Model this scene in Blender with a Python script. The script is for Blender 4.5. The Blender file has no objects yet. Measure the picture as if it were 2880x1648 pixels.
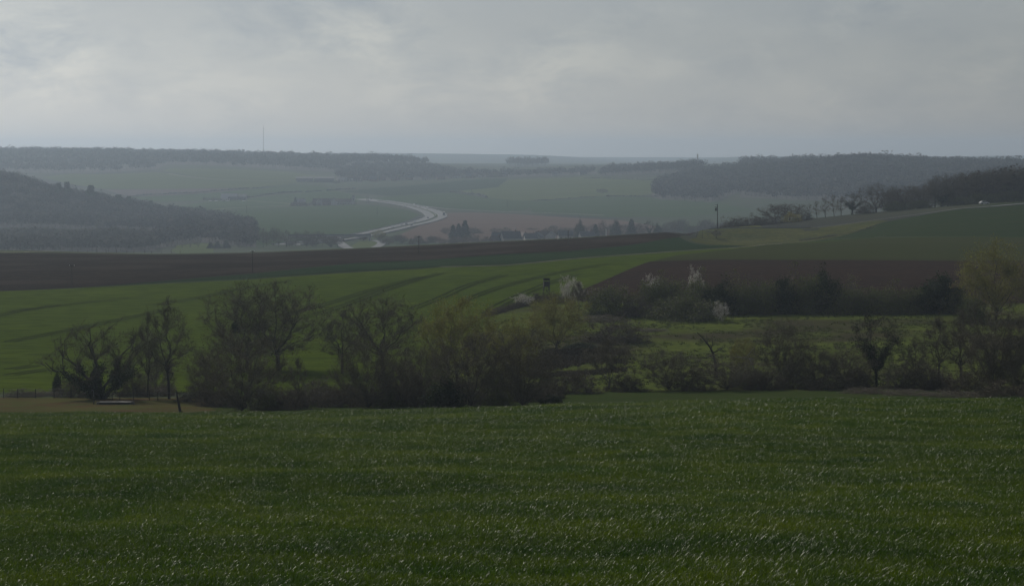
import bpy, math, random
import numpy as np
from mathutils import Vector
from mathutils.geometry import delaunay_2d_cdt

# ------------------------------------------------------------------ camera, sky, sun, exposure
F, HZ = 6000.0, 425.0            # focal length and eye-level row, in pixels of the 2880 x 1648 photograph
scene = bpy.context.scene
C = scene.collection
cam_d = bpy.data.cameras.new('camera'); cam = bpy.data.objects.new('camera', cam_d); C.objects.link(cam)
cam_d.sensor_width = 36.0; cam_d.lens = 36.0 * F / 2880.0
cam_d.shift_y = -(824.0 - HZ) / 2880.0
cam_d.clip_start = 0.1; cam_d.clip_end = 40000.0
cam.location = (0, 0, 0); cam.rotation_euler = (math.radians(90), 0, 0)
scene.camera = cam

SUN_AZ, SUN_EL = math.radians(-29.0), math.radians(33.0)     # ahead of the camera and to its left
world = bpy.data.worlds.new('World'); scene.world = world; world.use_nodes = True
wn, wl = world.node_tree.nodes, world.node_tree.links
wn.clear()
w_out = wn.new('ShaderNodeOutputWorld'); w_bg = wn.new('ShaderNodeBackground')
sky = wn.new('ShaderNodeTexSky'); sky.sky_type = 'NISHITA'; sky.sun_disc = False
sky.sun_elevation = SUN_EL; sky.sun_rotation = SUN_AZ
sky.altitude = 100; sky.air_density = 1.0; sky.dust_density = 0.9; sky.ozone_density = 1.0
w_bg.inputs['Strength'].default_value = 0.062
def wmath(op, a, b, clamp=False):
    n = wn.new('ShaderNodeMath'); n.operation = op; n.use_clamp = clamp
    for i, v in enumerate((a, b)):
        if isinstance(v, (int, float)): n.inputs[i].default_value = v
        elif v is not None: wl.new(v, n.inputs[i])
    return n.outputs[0]
tc = wn.new('ShaderNodeTexCoord')
sep = wn.new('ShaderNodeSeparateXYZ'); wl.new(tc.outputs['Generated'], sep.inputs[0])
# a layer of thin broken cloud, flattened towards the horizon
cv = wn.new('ShaderNodeCombineXYZ'); wl.new(sep.outputs['X'], cv.inputs[0]); wl.new(sep.outputs['Y'], cv.inputs[1])
wl.new(wmath('MULTIPLY', sep.outputs['Z'], 2.2), cv.inputs[2])
def wnoise(scale, detail, rough, off, dist=0.0):
    mp = wn.new('ShaderNodeMapping'); mp.inputs['Location'].default_value = off
    wl.new(cv.outputs[0], mp.inputs[0])
    n = wn.new('ShaderNodeTexNoise'); n.inputs['Scale'].default_value = scale
    n.inputs['Detail'].default_value = detail; n.inputs['Roughness'].default_value = rough
    n.inputs['Distortion'].default_value = dist
    wl.new(mp.outputs[0], n.inputs['Vector']); return n.outputs['Fac']
def wramp(fac, stops):
    r = wn.new('ShaderNodeValToRGB'); wl.new(fac, r.inputs[0])
    e = r.color_ramp.elements
    while len(e) < len(stops): e.new(0.5)
    for el, (p, c) in zip(e, stops): el.position = p; el.color = (c[0], c[1], c[2], 1) if not isinstance(c, float) else (c, c, c, 1)
    return r.outputs[0]
def wmix(fac, a, b, mode='MIX'):
    m = wn.new('ShaderNodeMix'); m.data_type = 'RGBA'; m.blend_type = mode
    if isinstance(fac, float): m.inputs[0].default_value = fac
    else: wl.new(fac, m.inputs[0])
    for i, v in ((6, a), (7, b)):
        if isinstance(v, tuple): m.inputs[i].default_value = (*v, 1)
        else: wl.new(v, m.inputs[i])
    return m.outputs[2]
big = wnoise(9.0, 4.0, 0.5, (3.1, 1.7, 0.4), 0.3)
fine = wnoise(22.0, 7.0, 0.62, (7.3, 2.2, 0.9), 0.25)
cover = wramp(big, [(0.40, 0.1), (0.60, 1.0)])
hsv = wn.new('ShaderNodeHueSaturation'); hsv.inputs['Saturation'].default_value = 0.3; wl.new(sky.outputs[0], hsv.inputs['Color'])
veil = wmix(1.0, hsv.outputs[0], (0.93, 0.985, 1.05), 'MULTIPLY')          # thin high cloud takes the blue out of the sky
lump = wramp(fine, [(0.36, (0.80, 0.84, 0.90)), (0.50, (0.98, 0.99, 1.0)), (0.64, (1.2, 1.17, 1.12))])
cl = wmix(1.0, veil, lump, 'MULTIPLY')
rise = wramp(sep.outputs['Z'], [(0.0, 0.25), (0.045, 1.0)])
wl.new(wmix(wmath('MULTIPLY', cover, rise), veil, cl), w_bg.inputs['Color'])
wl.new(w_bg.outputs[0], w_out.inputs['Surface'])

sun_d = bpy.data.lights.new('sun', 'SUN'); sun = bpy.data.objects.new('sun', sun_d); C.objects.link(sun)
sun_d.energy = 3.4; sun_d.angle = math.radians(0.6); sun_d.color = (1.0, 0.95, 0.86)
sv = Vector((math.sin(SUN_AZ) * math.cos(SUN_EL), math.cos(SUN_AZ) * math.cos(SUN_EL), math.sin(SUN_EL)))
sun.rotation_euler = sv.to_track_quat('Z', 'Y').to_euler(); sun.location = sv * 60

scene.view_settings.view_transform = 'Standard'; scene.view_settings.look = 'None'
scene.view_settings.gamma = 1.0; scene.view_settings.use_curve_mapping = False
scene.view_settings.exposure = -0.59
scene.render.engine = 'CYCLES'
cy = scene.cycles
cy.max_bounces = 5; cy.diffuse_bounces = 2; cy.glossy_bounces = 2; cy.transmission_bounces = 3
cy.transparent_max_bounces = 6; cy.volume_bounces = 0
cy.sample_clamp_indirect = 4.0
cy.use_denoising = True
try:
    cy.denoiser = 'OPENIMAGEDENOISE'; cy.denoising_input_passes = 'RGB_ALBEDO_NORMAL'; cy.denoising_prefilter = 'ACCURATE'
except Exception: pass

# ------------------------------------------------------------------ small helpers
rng = np.random.default_rng(11)
def tag(o, label=None, cat=None, group=None, kind=None):
    if label: o['label'] = label
    if cat: o['category'] = cat
    if group: o['group'] = group
    if kind: o['kind'] = kind
    return o
def empty(name, loc, rz=0.0):
    o = bpy.data.objects.new(name, None); C.objects.link(o); o.location = loc; o.rotation_euler = (0, 0, rz)
    o.empty_display_size = 0.5
    return o
def mesh_np(name, v, f, mats=None, midx=None, smooth=False):
    """vertices (N,3), faces: (M,3) or (M,4) array or a list of index tuples"""
    me = bpy.data.meshes.new(name)
    v = np.asarray(v, dtype=np.float32)
    if isinstance(f, np.ndarray):
        k = f.shape[1]; m = len(f)
        me.vertices.add(len(v)); me.vertices.foreach_set('co', v.ravel())
        me.loops.add(m * k); me.loops.foreach_set('vertex_index', f.astype(np.int32).ravel())
        me.polygons.add(m); me.polygons.foreach_set('loop_start', np.arange(0, m * k, k, dtype=np.int32))
        if midx is not None: me.polygons.foreach_set('material_index', np.asarray(midx, dtype=np.int32))
        me.update(calc_edges=True)
    else:
        me.from_pydata([tuple(map(float, p)) for p in v], [], f); me.update()
        if midx is not None: me.polygons.foreach_set('material_index', np.asarray(midx, dtype=np.int32))
    for m_ in (mats or []): me.materials.append(m_)
    if smooth: me.polygons.foreach_set('use_smooth', np.ones(len(me.polygons), dtype=bool))
    return me
def obj(name, me, parent=None, loc=None):
    o = bpy.data.objects.new(name, me); C.objects.link(o)
    if parent: o.parent = parent
    if loc is not None: o.location = loc
    return o
class MB:
    """collects boxes, tubes and prisms into one mesh"""
    def __init__(s): s.v = []; s.f = []
    def add(s, vs, fs):
        n = len(s.v); s.v += [tuple(p) for p in vs]; s.f += [tuple(i + n for i in q) for q in fs]; return s
    def box(s, x0, x1, y0, y1, z0, z1):
        return s.add([(x0,y0,z0),(x1,y0,z0),(x1,y1,z0),(x0,y1,z0),(x0,y0,z1),(x1,y0,z1),(x1,y1,z1),(x0,y1,z1)],
                     [(0,3,2,1),(4,5,6,7),(0,1,5,4),(1,2,6,5),(2,3,7,6),(3,0,4,7)])
    def tube(s, pts, rad, k=6):
        pts = [Vector(p) for p in pts]; n = len(pts); vs = []; fs = []
        if isinstance(rad, (int, float)): rad = [rad] * n
        for i, p in enumerate(pts):
            t = (pts[min(i+1, n-1)] - pts[max(i-1, 0)]).normalized()
            a = t.cross(Vector((0.31, 0.17, 0.93)) if abs(t.z) < .9 else Vector((1, 0, 0))).normalized(); b = t.cross(a)
            for j in range(k):
                an = 2 * math.pi * j / k; vs.append(p + (a * math.cos(an) + b * math.sin(an)) * rad[i])
        for i in range(n - 1):
            for j in range(k):
                fs.append((i*k+j, i*k+(j+1) % k, (i+1)*k+(j+1) % k, (i+1)*k+j))
        fs.append(tuple(range(k-1, -1, -1))); fs.append(tuple((n-1)*k+j for j in range(k)))
        return s.add(vs, fs)
    def prism(s, poly, y0, y1):          # polygon in x,z extruded along y
        n = len(poly)
        vs = [(x, y0, z) for x, z in poly] + [(x, y1, z) for x, z in poly]
        fs = [tuple(range(n)), tuple(range(2*n-1, n-1, -1))] + [(i, i+n, (i+1) % n + n, (i+1) % n) for i in range(n)]
        return s.add(vs, fs)
    def prism_z(s, poly, z0, z1):
        n = len(poly)
        vs = [(x, y, z0) for x, y in poly] + [(x, y, z1) for x, y in poly]
        fs = [tuple(range(n-1, -1, -1)), tuple(range(n, 2*n))] + [(i, (i+1) % n, (i+1) % n + n, i+n) for i in range(n)]
        return s.add(vs, fs)
    def mesh(s, name, mat, smooth=False): return mesh_np(name, s.v, s.f, [mat], smooth=smooth)
    def build(s, name, mat, parent=None, smooth=False): return obj(name, s.mesh(name, mat, smooth), parent)

def mat(name, c1, c2=None, scale=0.2, rough=0.85, bump=0.0, bscale=2.0, fine=None, fscale=4.0, spec=0.3, trans=None,
        coord='pos', stretch=None, patch=None, pscale=0.02, lo=0.35, hi=0.65, metal=0.0):
    m = bpy.data.materials.new(name); m.use_nodes = True
    nt = m.node_tree; N, L = nt.nodes, nt.links; N.clear()
    out = N.new('ShaderNodeOutputMaterial'); p = N.new('ShaderNodeBsdfPrincipled')
    p.inputs['Roughness'].default_value = rough; p.inputs['Specular IOR Level'].default_value = spec
    p.inputs['Metallic'].default_value = metal
    p.inputs['Base Color'].default_value = (*c1, 1)
    if coord == 'pos': g = N.new('ShaderNodeNewGeometry'); vec = g.outputs['Position']
    else: g = N.new('ShaderNodeTexCoord'); vec = g.outputs['Object']
    if stretch:
        mp = N.new('ShaderNodeMapping'); mp.inputs['Rotation'].default_value = (0, 0, stretch[0]); mp.inputs['Scale'].default_value = stretch[1]
        L.new(vec, mp.inputs[0]); svec = mp.outputs[0]
    else: svec = vec
    def noise(sc, v, det=4.0):
        n = N.new('ShaderNodeTexNoise'); n.inputs['Scale'].default_value = sc; n.inputs['Detail'].default_value = det
        n.inputs['Roughness'].default_value = 0.6; L.new(v, n.inputs['Vector']); return n.outputs['Fac']
    def ramp(fac, a, b, lo, hi):
        r = N.new('ShaderNodeMapRange'); r.inputs[1].default_value = lo; r.inputs[2].default_value = hi
        r.inputs[3].default_value = a; r.inputs[4].default_value = b; L.new(fac, r.inputs[0]); return r.outputs[0]
    def mix(fac, a, b):
        x = N.new('ShaderNodeMix'); x.data_type = 'RGBA'; L.new(fac, x.inputs[0])
        for i, v in ((6, a), (7, b)):
            if isinstance(v, tuple): x.inputs[i].default_value = (*v, 1)
            else: L.new(v, x.inputs[i])
        return x.outputs[2]
    col = None
    if c2 is not None: col = mix(ramp(noise(scale, svec), 0, 1, lo, hi), c1, c2)
    if fine is not None: col = mix(ramp(noise(fscale, svec, 5.0), 0, 1, 0.4, 0.68), col if col is not None else c1, fine)
    if patch is not None: col = mix(ramp(noise(pscale, vec, 3.0), 0, 1, 0.5, 0.62), col if col is not None else c1, patch)
    if col is not None: L.new(col, p.inputs['Base Color'])
    if bump:
        b = N.new('ShaderNodeBump'); b.inputs['Strength'].default_value = min(1.0, bump); b.inputs['Distance'].default_value = 0.5 / bscale
        L.new(noise(bscale, svec, 5.0), b.inputs['Height']); L.new(b.outputs[0], p.inputs['Normal'])
    sh = p.outputs[0]
    if trans is not None:
        t = N.new('ShaderNodeBsdfTranslucent'); t.inputs['Color'].default_value = (*trans[1], 1)
        mx = N.new('ShaderNodeMixShader'); mx.inputs[0].default_value = trans[0]; L.new(sh, mx.inputs[1]); L.new(t.outputs[0], mx.inputs[2]); sh = mx.outputs[0]
    L.new(sh, out.inputs['Surface'])
    return m

# ------------------------------------------------------------------ the lie of the land
# rows of the valley: distance -> (column px, row py) where the ground lies in the photograph (hidden ground interpolated)
ROWS = {
 42: [(0,1655)], 60: [(0,1490)], 80: [(0,1362)], 105: [(0,1262)],
 128: [(25,1212),(1440,1204),(2860,1186)],
 145: [(25,1187),(700,1183),(1440,1168),(2000,1153),(2860,1142)],
 158: [(25,1175),(700,1169),(1440,1155),(1600,1148),(2300,1132),(2860,1130)],
 168: [(25,1178),(700,1173),(1440,1160),(1600,1153),(2300,1138),(2860,1136)],
 190: [(25,1184),(700,1181),(1440,1166),(1600,1158),(2300,1144),(2860,1142)],
 212: [(25,1176),(700,1172),(1440,1158),(1600,1146),(2300,1134),(2860,1132)],
 250: [(25,1122),(800,1122),(1440,1112),(2300,1106),(2860,1106)],
 300: [(25,1050),(1440,1036),(2860,1032)],
 350: [(25,972),(1440,956),(2860,948)],
 400: [(25,914),(1100,900),(1440,882),(1700,884),(2860,880)],
 450: [(25,866),(1100,850),(1440,834),(1700,836),(2860,826)],
 500: [(25,824),(700,812),(1440,798),(2000,778),(2860,775)],
 560: [(25,787),(700,772),(1200,766),(1440,752),(1700,740),(2000,736),(2860,737)],
 640: [(25,752),(700,742),(1200,734),(1600,712),(2000,700),(2400,696),(2860,698)],
 720: [(25,729),(450,726),(700,724),(1200,708),(1600,690),(1900,680),(2000,688),(2200,688),(2400,676),(2860,658)],
 800: [(25,704),(200,708),(450,714),(700,710),(1000,698),(1200,688),(1600,670),(1850,655),(1930,654),(1990,692),(2250,684),(2400,664),(2500,650),(2600,632),(2860,612)],
 815: [(25,704),(200,709),(450,715),(700,711),(1000,699),(1200,689),(1600,671),(1850,656),(1930,652),(1985,690),(2250,683),(2400,661),(2500,640),(2600,622),(2860,606)],
 858: [(25,711),(450,720),(700,716),(1000,704),(1200,694),(1600,676),(1850,662),(1930,662),(1985,645),(2300,644),(2400,632),(2500,618),(2600,606),(2700,590),(2860,590)],
 885: [(25,717),(450,726),(700,722),(1000,710),(1200,700),(1600,682),(1850,670),(1930,668),(1985,641),(2300,641),(2400,628),(2500,614),(2600,602),(2700,587),(2860,583)],
 950: [(25,727),(450,732),(1000,720),(1600,694),(1930,680),(2000,655),(2100,636),(2300,614),(2420,602),(2530,592),(2700,578),(2860,568)],
 1050: [(25,742),(450,742),(1600,716),(1930,704),(2100,668),(2300,640),(2600,608),(2860,585)],
 1250: [(25,752),(1600,744),(2000,730),(2300,690),(2860,630)],
 1450: [(25,738),(1600,728),(2000,725),(2400,700),(2860,660)],
 1700: [(25,692),(1600,686),(2000,690),(2860,660)],
 2000: [(25,650),(1600,647),(2000,648),(2860,630)],
 2200: [(-600,560),(25,612),(200,622),(450,629),(1600,626),(2000,624),(2300,615),(2860,590)],
 2450: [(-600,470),(25,506),(150,548),(330,577),(480,603),(1200,606),(1600,605),(2000,600),(2400,580),(2860,545)],
 2650: [(-600,468),(25,520),(150,560),(330,583),(480,592),(1200,592),(1600,590),(2000,580),(2400,545),(2860,515)],
 2900: [(-600,500),(25,560),(300,575),(800,576),(1200,572),(1600,568),(1900,556),(2000,550),(2400,500),(2860,490)],
 3300: [(-600,510),(25,536),(300,536),(800,529),(1200,534),(1600,531),(1900,510),(2000,500),(2400,458),(2860,472)],
 3800: [(-600,490),(25,489),(300,487),(470,476),(650,480),(800,489),(1200,497),(1440,500),(1600,497),(2000,474),(2400,462),(2860,480)],
 4500: [(-600,450),(25,439),(300,441),(800,450),(1100,455),(1200,462),(1440,474),(1600,468),(2000,464),(2400,464),(2860,470)],
 5500: [(25,431),(300,434),(800,444),(1200,460),(1600,464),(2000,462),(2860,465)],
 7000: [(25,448),(1200,460),(2860,462)],
 9500: [(25,433),(740,433),(1000,431),(1300,433),(1440,435),(1560,438),(1700,450),(1800,455),(1950,452),(2050,443),(2100,440),(2400,441),(2700,441),(2860,438)],
 11000: [(25,439),(2860,444)],
}
COLS = np.arange(-2160, 5041, 40.0)
_d = sorted(ROWS); _tab = []
for d in _d:
    k = ROWS[d]; py = np.interp(COLS, [a for a, b in k], [b for a, b in k])
    e = np.pad(py, 1, mode='edge'); py = 0.25 * e[:-2] + 0.5 * e[1:-1] + 0.25 * e[2:]
    _tab.append((HZ - py) / F * d)
DD = np.array([-120.0, -40.0, 0.0, 20.0] + _d)
ZZ = np.vstack([np.full(len(COLS), 7.0), np.full(len(COLS), 2.0), np.full(len(COLS), -1.7), np.full(len(COLS), -5.0)] + _tab)
def pchip(xk, yk, x):
    h = np.diff(xk)[:, None]; dl = np.diff(yk, axis=0) / h; m = np.zeros_like(yk)
    s = (dl[:-1] * dl[1:]) > 0; w1 = 2 * h[1:] + h[:-1]; w2 = h[1:] + 2 * h[:-1]
    with np.errstate(divide='ignore', invalid='ignore'): hm = (w1 + w2) / (w1 / dl[:-1] + w2 / dl[1:])
    m[1:-1] = np.where(s, hm, 0); m[0] = dl[0]; m[-1] = dl[-1]
    i = np.clip(np.searchsorted(xk, x) - 1, 0, len(xk) - 2); hh = (xk[i+1] - xk[i])[:, None]; t = ((x - xk[i])[:, None]) / hh
    return ((1+2*t)*(1-t)**2)*yk[i] + t*(1-t)**2*hh*m[i] + t*t*(3-2*t)*yk[i+1] + t*t*(t-1)*hh*m[i+1]
YS = np.concatenate([np.linspace(-100, 38, 14), np.exp(np.linspace(math.log(42), math.log(200), 70)),
                     np.exp(np.linspace(math.log(203), math.log(1100), 190)), np.exp(np.linspace(math.log(1112), math.log(10900), 160))])
SS = np.linspace(-0.6, 0.6, 401); OFFY = 160.0
ZC = pchip(DD, ZZ, YS)                                           # rows x columns (px)
GX = SS[None, :] * (YS[:, None] + OFFY)
PXg = 1440 + F * GX / np.maximum(YS, 42.0)[:, None]
GZ = np.empty_like(GX)
for i in range(len(YS)): GZ[i] = np.interp(PXg[i], COLS, ZC[i])
def wob(x, y, L): return np.sin(x/L*1.3 + 1.7*np.sin(y/L*.7)) * np.cos(y/L*1.1 + 1.3*np.sin(x/L*.6 + 2))
GYm = np.repeat(YS[:, None], len(SS), 1)
GZ += np.where(GYm < 1000, 0.05 * wob(GX, GYm, 6) + 0.07 * wob(GX + 40, GYm, 17), 0.0) * np.where(GYm > 200, 0.3, 1.0) * np.clip((GYm - 20) / 40, 0, 1)
GZ += np.where(GYm > 1500, 0.5 * wob(GX, GYm, 90) + 0.9 * wob(GX, GYm, 260), 0.0)
def gz(x, y):
    x = np.asarray(x, float); y = np.asarray(y, float)
    i = np.clip(np.searchsorted(YS, y) - 1, 0, len(YS) - 2); t = np.clip((y - YS[i]) / (YS[i+1] - YS[i]), 0, 1)
    s = np.clip(x / (y + OFFY), -0.6, 0.5999); u = (s + 0.6) / 1.2 * (len(SS) - 1); j = np.clip(u.astype(int), 0, len(SS) - 2); u = u - j
    return (GZ[i, j]*(1-u) + GZ[i, j+1]*u)*(1-t) + (GZ[i+1, j]*(1-u) + GZ[i+1, j+1]*u)*t
def at(px, d, dz=0.0):
    x = (px - 1440) / F * d; return Vector((x, d, float(gz(x, d)) + dz))
def hit(px, py, dmin=200.0, dmax=12000.0):
    """first ground met along the line of sight through a pixel, looking beyond dmin"""
    ds = np.exp(np.linspace(math.log(dmin), math.log(dmax), 2500)); xs = (px - 1440) / F * ds
    under = (HZ - py) / F * ds <= gz(xs, ds)
    k = int(np.argmax(under)) if under.any() else len(ds) - 1
    return at(px, ds[k])

nr, nc = GX.shape
V = np.stack([GX, GYm, GZ], -1).reshape(-1, 3)
idx = np.arange(nr * nc).reshape(nr, nc)
Q = np.stack([idx[:-1, :-1], idx[:-1, 1:], idx[1:, 1:], idx[1:, :-1]], -1).reshape(-1, 4)
M_land = mat('land', (0.05, 0.07, 0.024), (0.038, 0.058, 0.02), 0.004, 0.9, 0, fine=(0.055, 0.056, 0.034), fscale=0.006, patch=(0.035, 0.038, 0.03), pscale=0.0016, spec=0.02)
land = obj('terrain', mesh_np('terrain', V, Q, [M_land], smooth=True))
tag(land, 'rolling green valley ground running out to the hazy far hills', 'terrain', kind='structure')

NLAY = [0]
def sheet(name, pts, m, label, cat, lift=1.0, dmin=200.0, world_pts=False, step=None, kind='structure', parent=None):
    """a field: a sheet laid a little above the terrain inside an outline"""
    W = [Vector((p[0], p[1], 0)) for p in pts] if world_pts else [hit(p[0], p[1], p[2] if len(p) > 2 else dmin) for p in pts]
    par = [(w.x / (w.y + OFFY), math.log(w.y + 60.0)) for w in W]
    step = step or 0.0045; B = []
    n = len(par)
    for i in range(n):
        a, b = par[i], par[(i+1) % n]; k = max(1, int(max(abs(a[0]-b[0]) / step, abs(a[1]-b[1]) / (3*step))))
        for q in range(k): B.append((a[0] + (b[0]-a[0])*q/k, a[1] + (b[1]-a[1])*q/k))
    A = np.array(B); lo, hi = A.min(0), A.max(0)
    gs, gt = np.meshgrid(np.arange(lo[0]+step*.5, hi[0], step), np.arange(lo[1]+step, hi[1], 3*step)); I = np.stack([gs.ravel(), gt.ravel()], 1)
    ins = np.zeros(len(I), bool); dist = np.full(len(I), 9e9)
    sc = np.array([1.0, 1/3.0])
    for i in range(len(B)):
        (x1, y1), (x2, y2) = B[i], B[(i+1) % len(B)]
        c = ((y1 > I[:, 1]) != (y2 > I[:, 1])); ins ^= c & (I[:, 0] < (x2-x1)*(I[:, 1]-y1)/((y2-y1) if y2 != y1 else 1e-12) + x1)
        dist = np.minimum(dist, np.hypot(*(((I - np.array(B[i])) * sc).T)))
    I = I[ins & (dist > 0.45*step)]
    pv = [Vector((a*1000, b*333)) for a, b in B] + [Vector((a*1000, b*333)) for a, b in I]
    r = delaunay_2d_cdt(pv, [], [list(range(len(B)))], 1, 1e-6)
    P2 = np.array([(v.x/1000, v.y/333) for v in r[0]])
    y = np.exp(P2[:, 1]) - 60.0; x = P2[:, 0] * (y + OFFY); z = gz(x, y) + lift * (0.004 + 1.1e-4 * np.maximum(y, 0))
    tri = [tuple(f) for f in r[2]]
    o = obj(name, mesh_np(name, np.stack([x, y, z], 1), np.array(tri, dtype=np.int32) if all(len(t) == 3 for t in tri) else tri, [m], smooth=True), parent)
    if parent is None: tag(o, label, cat, kind=kind)
    return o
def strip(name, pts, width, m, lift, parent=None, dmin=200.0, label=None, cat=None, kind=None, world_pts=False, step=12.0, height=0.0):
    """a road or rut: a ribbon along a smoothed path, laid on the ground"""
    W = [Vector((p[0], p[1], 0)) for p in pts] if world_pts else [hit(p[0], p[1], p[2] if len(p) > 2 else dmin) for p in pts]
    W = [Vector((w.x, w.y, 0)) for w in W]; path = []
    for i in range(len(W)-1):
        p0, p1, p2, p3 = W[max(i-1, 0)], W[i], W[i+1], W[min(i+2, len(W)-1)]
        k = max(2, int((p2-p1).length / step))
        for q in range(k):
            t = q/k; path.append(0.5*((2*p1)+(p2-p0)*t+(2*p0-5*p1+4*p2-p3)*t*t+(3*p1-p0-3*p2+p3)*t**3))
    path.append(W[-1])
    vs = []; fs = []
    for i, p in enumerate(path):
        t = (path[min(i+1, len(path)-1)] - path[max(i-1, 0)]).normalized(); nrm = Vector((-t.y, t.x, 0))
        for sgn in (0.5, -0.5):
            q = p + nrm*width*sgn; vs.append((q.x, q.y, float(gz(q.x, q.y)) + lift*(0.004+1.1e-4*p.y) + height))
    for i in range(len(path)-1): fs.append((2*i, 2*i+1, 2*i+3, 2*i+2))
    o = obj(name, mesh_np(name, vs, fs, [m], smooth=True), parent)
    if label: tag(o, label, cat, kind=kind)
    return o, path
# ------------------------------------------------------------------ fields, meadows, tracks
M_wheatsoil = mat('wheat_soil', (0.035, 0.045, 0.02), (0.05, 0.04, 0.026), 0.8, 0.95, 0.6, 3.0)
M_lawn = mat('dry_lawn', (0.105, 0.1015, 0.0385), (0.084, 0.063, 0.0315), 0.12, 0.95, 0.5, 1.2, fine=(0.077, 0.091, 0.0315), fscale=0.5, patch=(0.1, 0.068, 0.038), pscale=0.09, spec=0.0)
M_grassA = mat('grass_strip', (0.045, 0.069, 0.018), (0.033, 0.054, 0.0168), 0.05, 0.9, 0.5, 2.0, fine=(0.054, 0.066, 0.024), fscale=0.6, spec=0.0, stretch=(0, (0.5, 0.8, 1)))
M_green = mat('young_crop', (0.08, 0.113, 0.013), (0.062, 0.093, 0.011), 0.03, 0.85, 0.6, 2.0, fine=(0.045, 0.066, 0.01), fscale=0.5, spec=0.0, stretch=(0.28, (0.4, 0.8, 1.0)))
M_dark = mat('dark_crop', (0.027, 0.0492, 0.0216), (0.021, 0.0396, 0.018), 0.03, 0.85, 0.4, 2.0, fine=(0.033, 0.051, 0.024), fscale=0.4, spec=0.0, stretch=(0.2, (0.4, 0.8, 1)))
M_right = mat('right_crop', (0.0336, 0.054, 0.018), (0.0252, 0.0438, 0.0168), 0.03, 0.85, 0.4, 2.0, fine=(0.042, 0.0528, 0.021), fscale=0.3, spec=0.0, stretch=(-0.25, (0.25, 0.8, 1)))
M_olive = mat('olive_crop', (0.05225, 0.06325, 0.0209), (0.044, 0.055, 0.0187), 0.03, 0.85, 0.4, 2.0, fine=(0.05225, 0.0539, 0.02475), fscale=0.35, spec=0.0, stretch=(0.05, (0.25, 0.8, 1)))
M_soil = mat('ploughed_soil', (0.043, 0.033, 0.026), (0.034, 0.027, 0.022), 0.02, 1.0, 0.9, 1.2, fine=(0.024, 0.02, 0.017), fscale=0.4, patch=(0.049, 0.039, 0.032), pscale=0.025, spec=0.0, stretch=(0.12, (0.6, 0.7, 1)))
M_soil2 = mat('ploughed_soil_red', (0.048, 0.031, 0.022), (0.039, 0.026, 0.02), 0.03, 1.0, 0.9, 1.8, fine=(0.02904, 0.02046, 0.01782), fscale=0.6, spec=0.0, stretch=(0.0, (0.5, 0.8, 1)))
M_meadow = mat('rough_meadow', (0.125, 0.152, 0.035), (0.092, 0.118, 0.03), 0.09, 0.95, 0.6, 1.0, fine=(0.055, 0.075, 0.018), fscale=0.8, spec=0.0, patch=(0.0612, 0.0576, 0.0324), pscale=0.03)
M_bank = mat('bank_grass', (0.1209, 0.1209, 0.0387), (0.0766, 0.0887, 0.0339), 0.06, 0.95, 0.8, 0.8, fine=(0.0605, 0.0685, 0.0282), fscale=0.5, spec=0.0)
M_track = mat('pale_track', (0.3, 0.28, 0.22), (0.22, 0.2, 0.15), 0.2, 0.9, spec=0.0)
M_rut = mat('wheel_rut', (0.03, 0.044, 0.008), (0.038, 0.048, 0.01), 0.5, 0.95, spec=0.0)
M_asph = mat('asphalt', (0.16, 0.16, 0.165), (0.13, 0.13, 0.135), 0.05, 0.7, spec=0.15)
M_lane = mat('white_line', (0.3, 0.3, 0.29), rough=0.5)
M_conc = mat('concrete', (0.36, 0.35, 0.33), (0.28, 0.27, 0.26), 0.5, 0.85)

sheet('wheat_field', [(-125,-40),(-125,30),(-60,100),(-75,168),(75,168),(60,100),(125,30),(125,-40)], M_wheatsoil,
      'dark soil under the young wheat on the slope below the viewpoint', 'field', world_pts=True, step=0.02)
sheet('lawn', [(-500,1172),(300,1173),(600,1170),(640,1135),(560,1120),(300,1120),(-500,1121)], M_lawn,
      'dry olive lawn with a reddish bare patch beside the wire fence', 'lawn', dmin=195.0)
sheet('grass_strip', [(560,1172),(1000,1166),(1500,1160),(2300,1138),(3000,1134),(3000,1100),(2300,1098),(1560,1104),(1250,1084),(900,1096),(640,1100),(620,1135)], M_grassA,
      'smooth grass strip between the wheat and the bushes of the hedgerow', 'grass', dmin=195.0)
fieldC = sheet('crop_field', [(-700,1108),(900,1100),(1250,1080),(1300,960),(1400,884),(1537,839),(1640,815),(1830,738),(2000,733),(2720,736),(3300,738),
      (3300,670),(2854,669),(2450,671),(2253,684),(2120,695),(1683,725),(1420,749),(1237,753),(1016,766),(700,788),(400,802),(202,813),(25,820),(-700,832)], M_green,
      'wide light green field of young crop with dark wheel lines', 'field')
sheet('crop_field', [(1830,738),(2000,733),(2720,736),(3300,738),(3300,671),(2854,670),(2450,672),(2253,686),(2120,697),(1900,720)], M_olive,
      'olive green strip of thin crop above the reddish ploughed field', 'field', lift=2.0)
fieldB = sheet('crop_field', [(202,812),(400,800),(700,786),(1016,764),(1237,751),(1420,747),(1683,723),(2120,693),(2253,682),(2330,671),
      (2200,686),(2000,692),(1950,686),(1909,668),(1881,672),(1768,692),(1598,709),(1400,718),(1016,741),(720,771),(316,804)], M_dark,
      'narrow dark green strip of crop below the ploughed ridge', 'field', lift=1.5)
sheet('ploughed_field', [(-700,826),(25,819),(202,811),(316,803),(720,770),(1016,740),(1400,717),(1598,708),(1768,691),(1881,671),(1909,667),(1955,654),
      (1850,657),(1600,673),(1200,691),(1000,701),(700,713),(450,717),(140,712),(25,713),(-700,705)], M_soil,
      'long brown ploughed field along the crest with poles standing in it', 'field', lift=1.2)
sheet('ploughed_field', [(1590,832),(1640,815),(1830,737),(2000,732),(2720,735),(3300,737),(3300,850),(2700,856),(2000,858),(1640,850)], M_soil2,
      'reddish brown ploughed field behind the dark hedge', 'field', lift=2.4)
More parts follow.
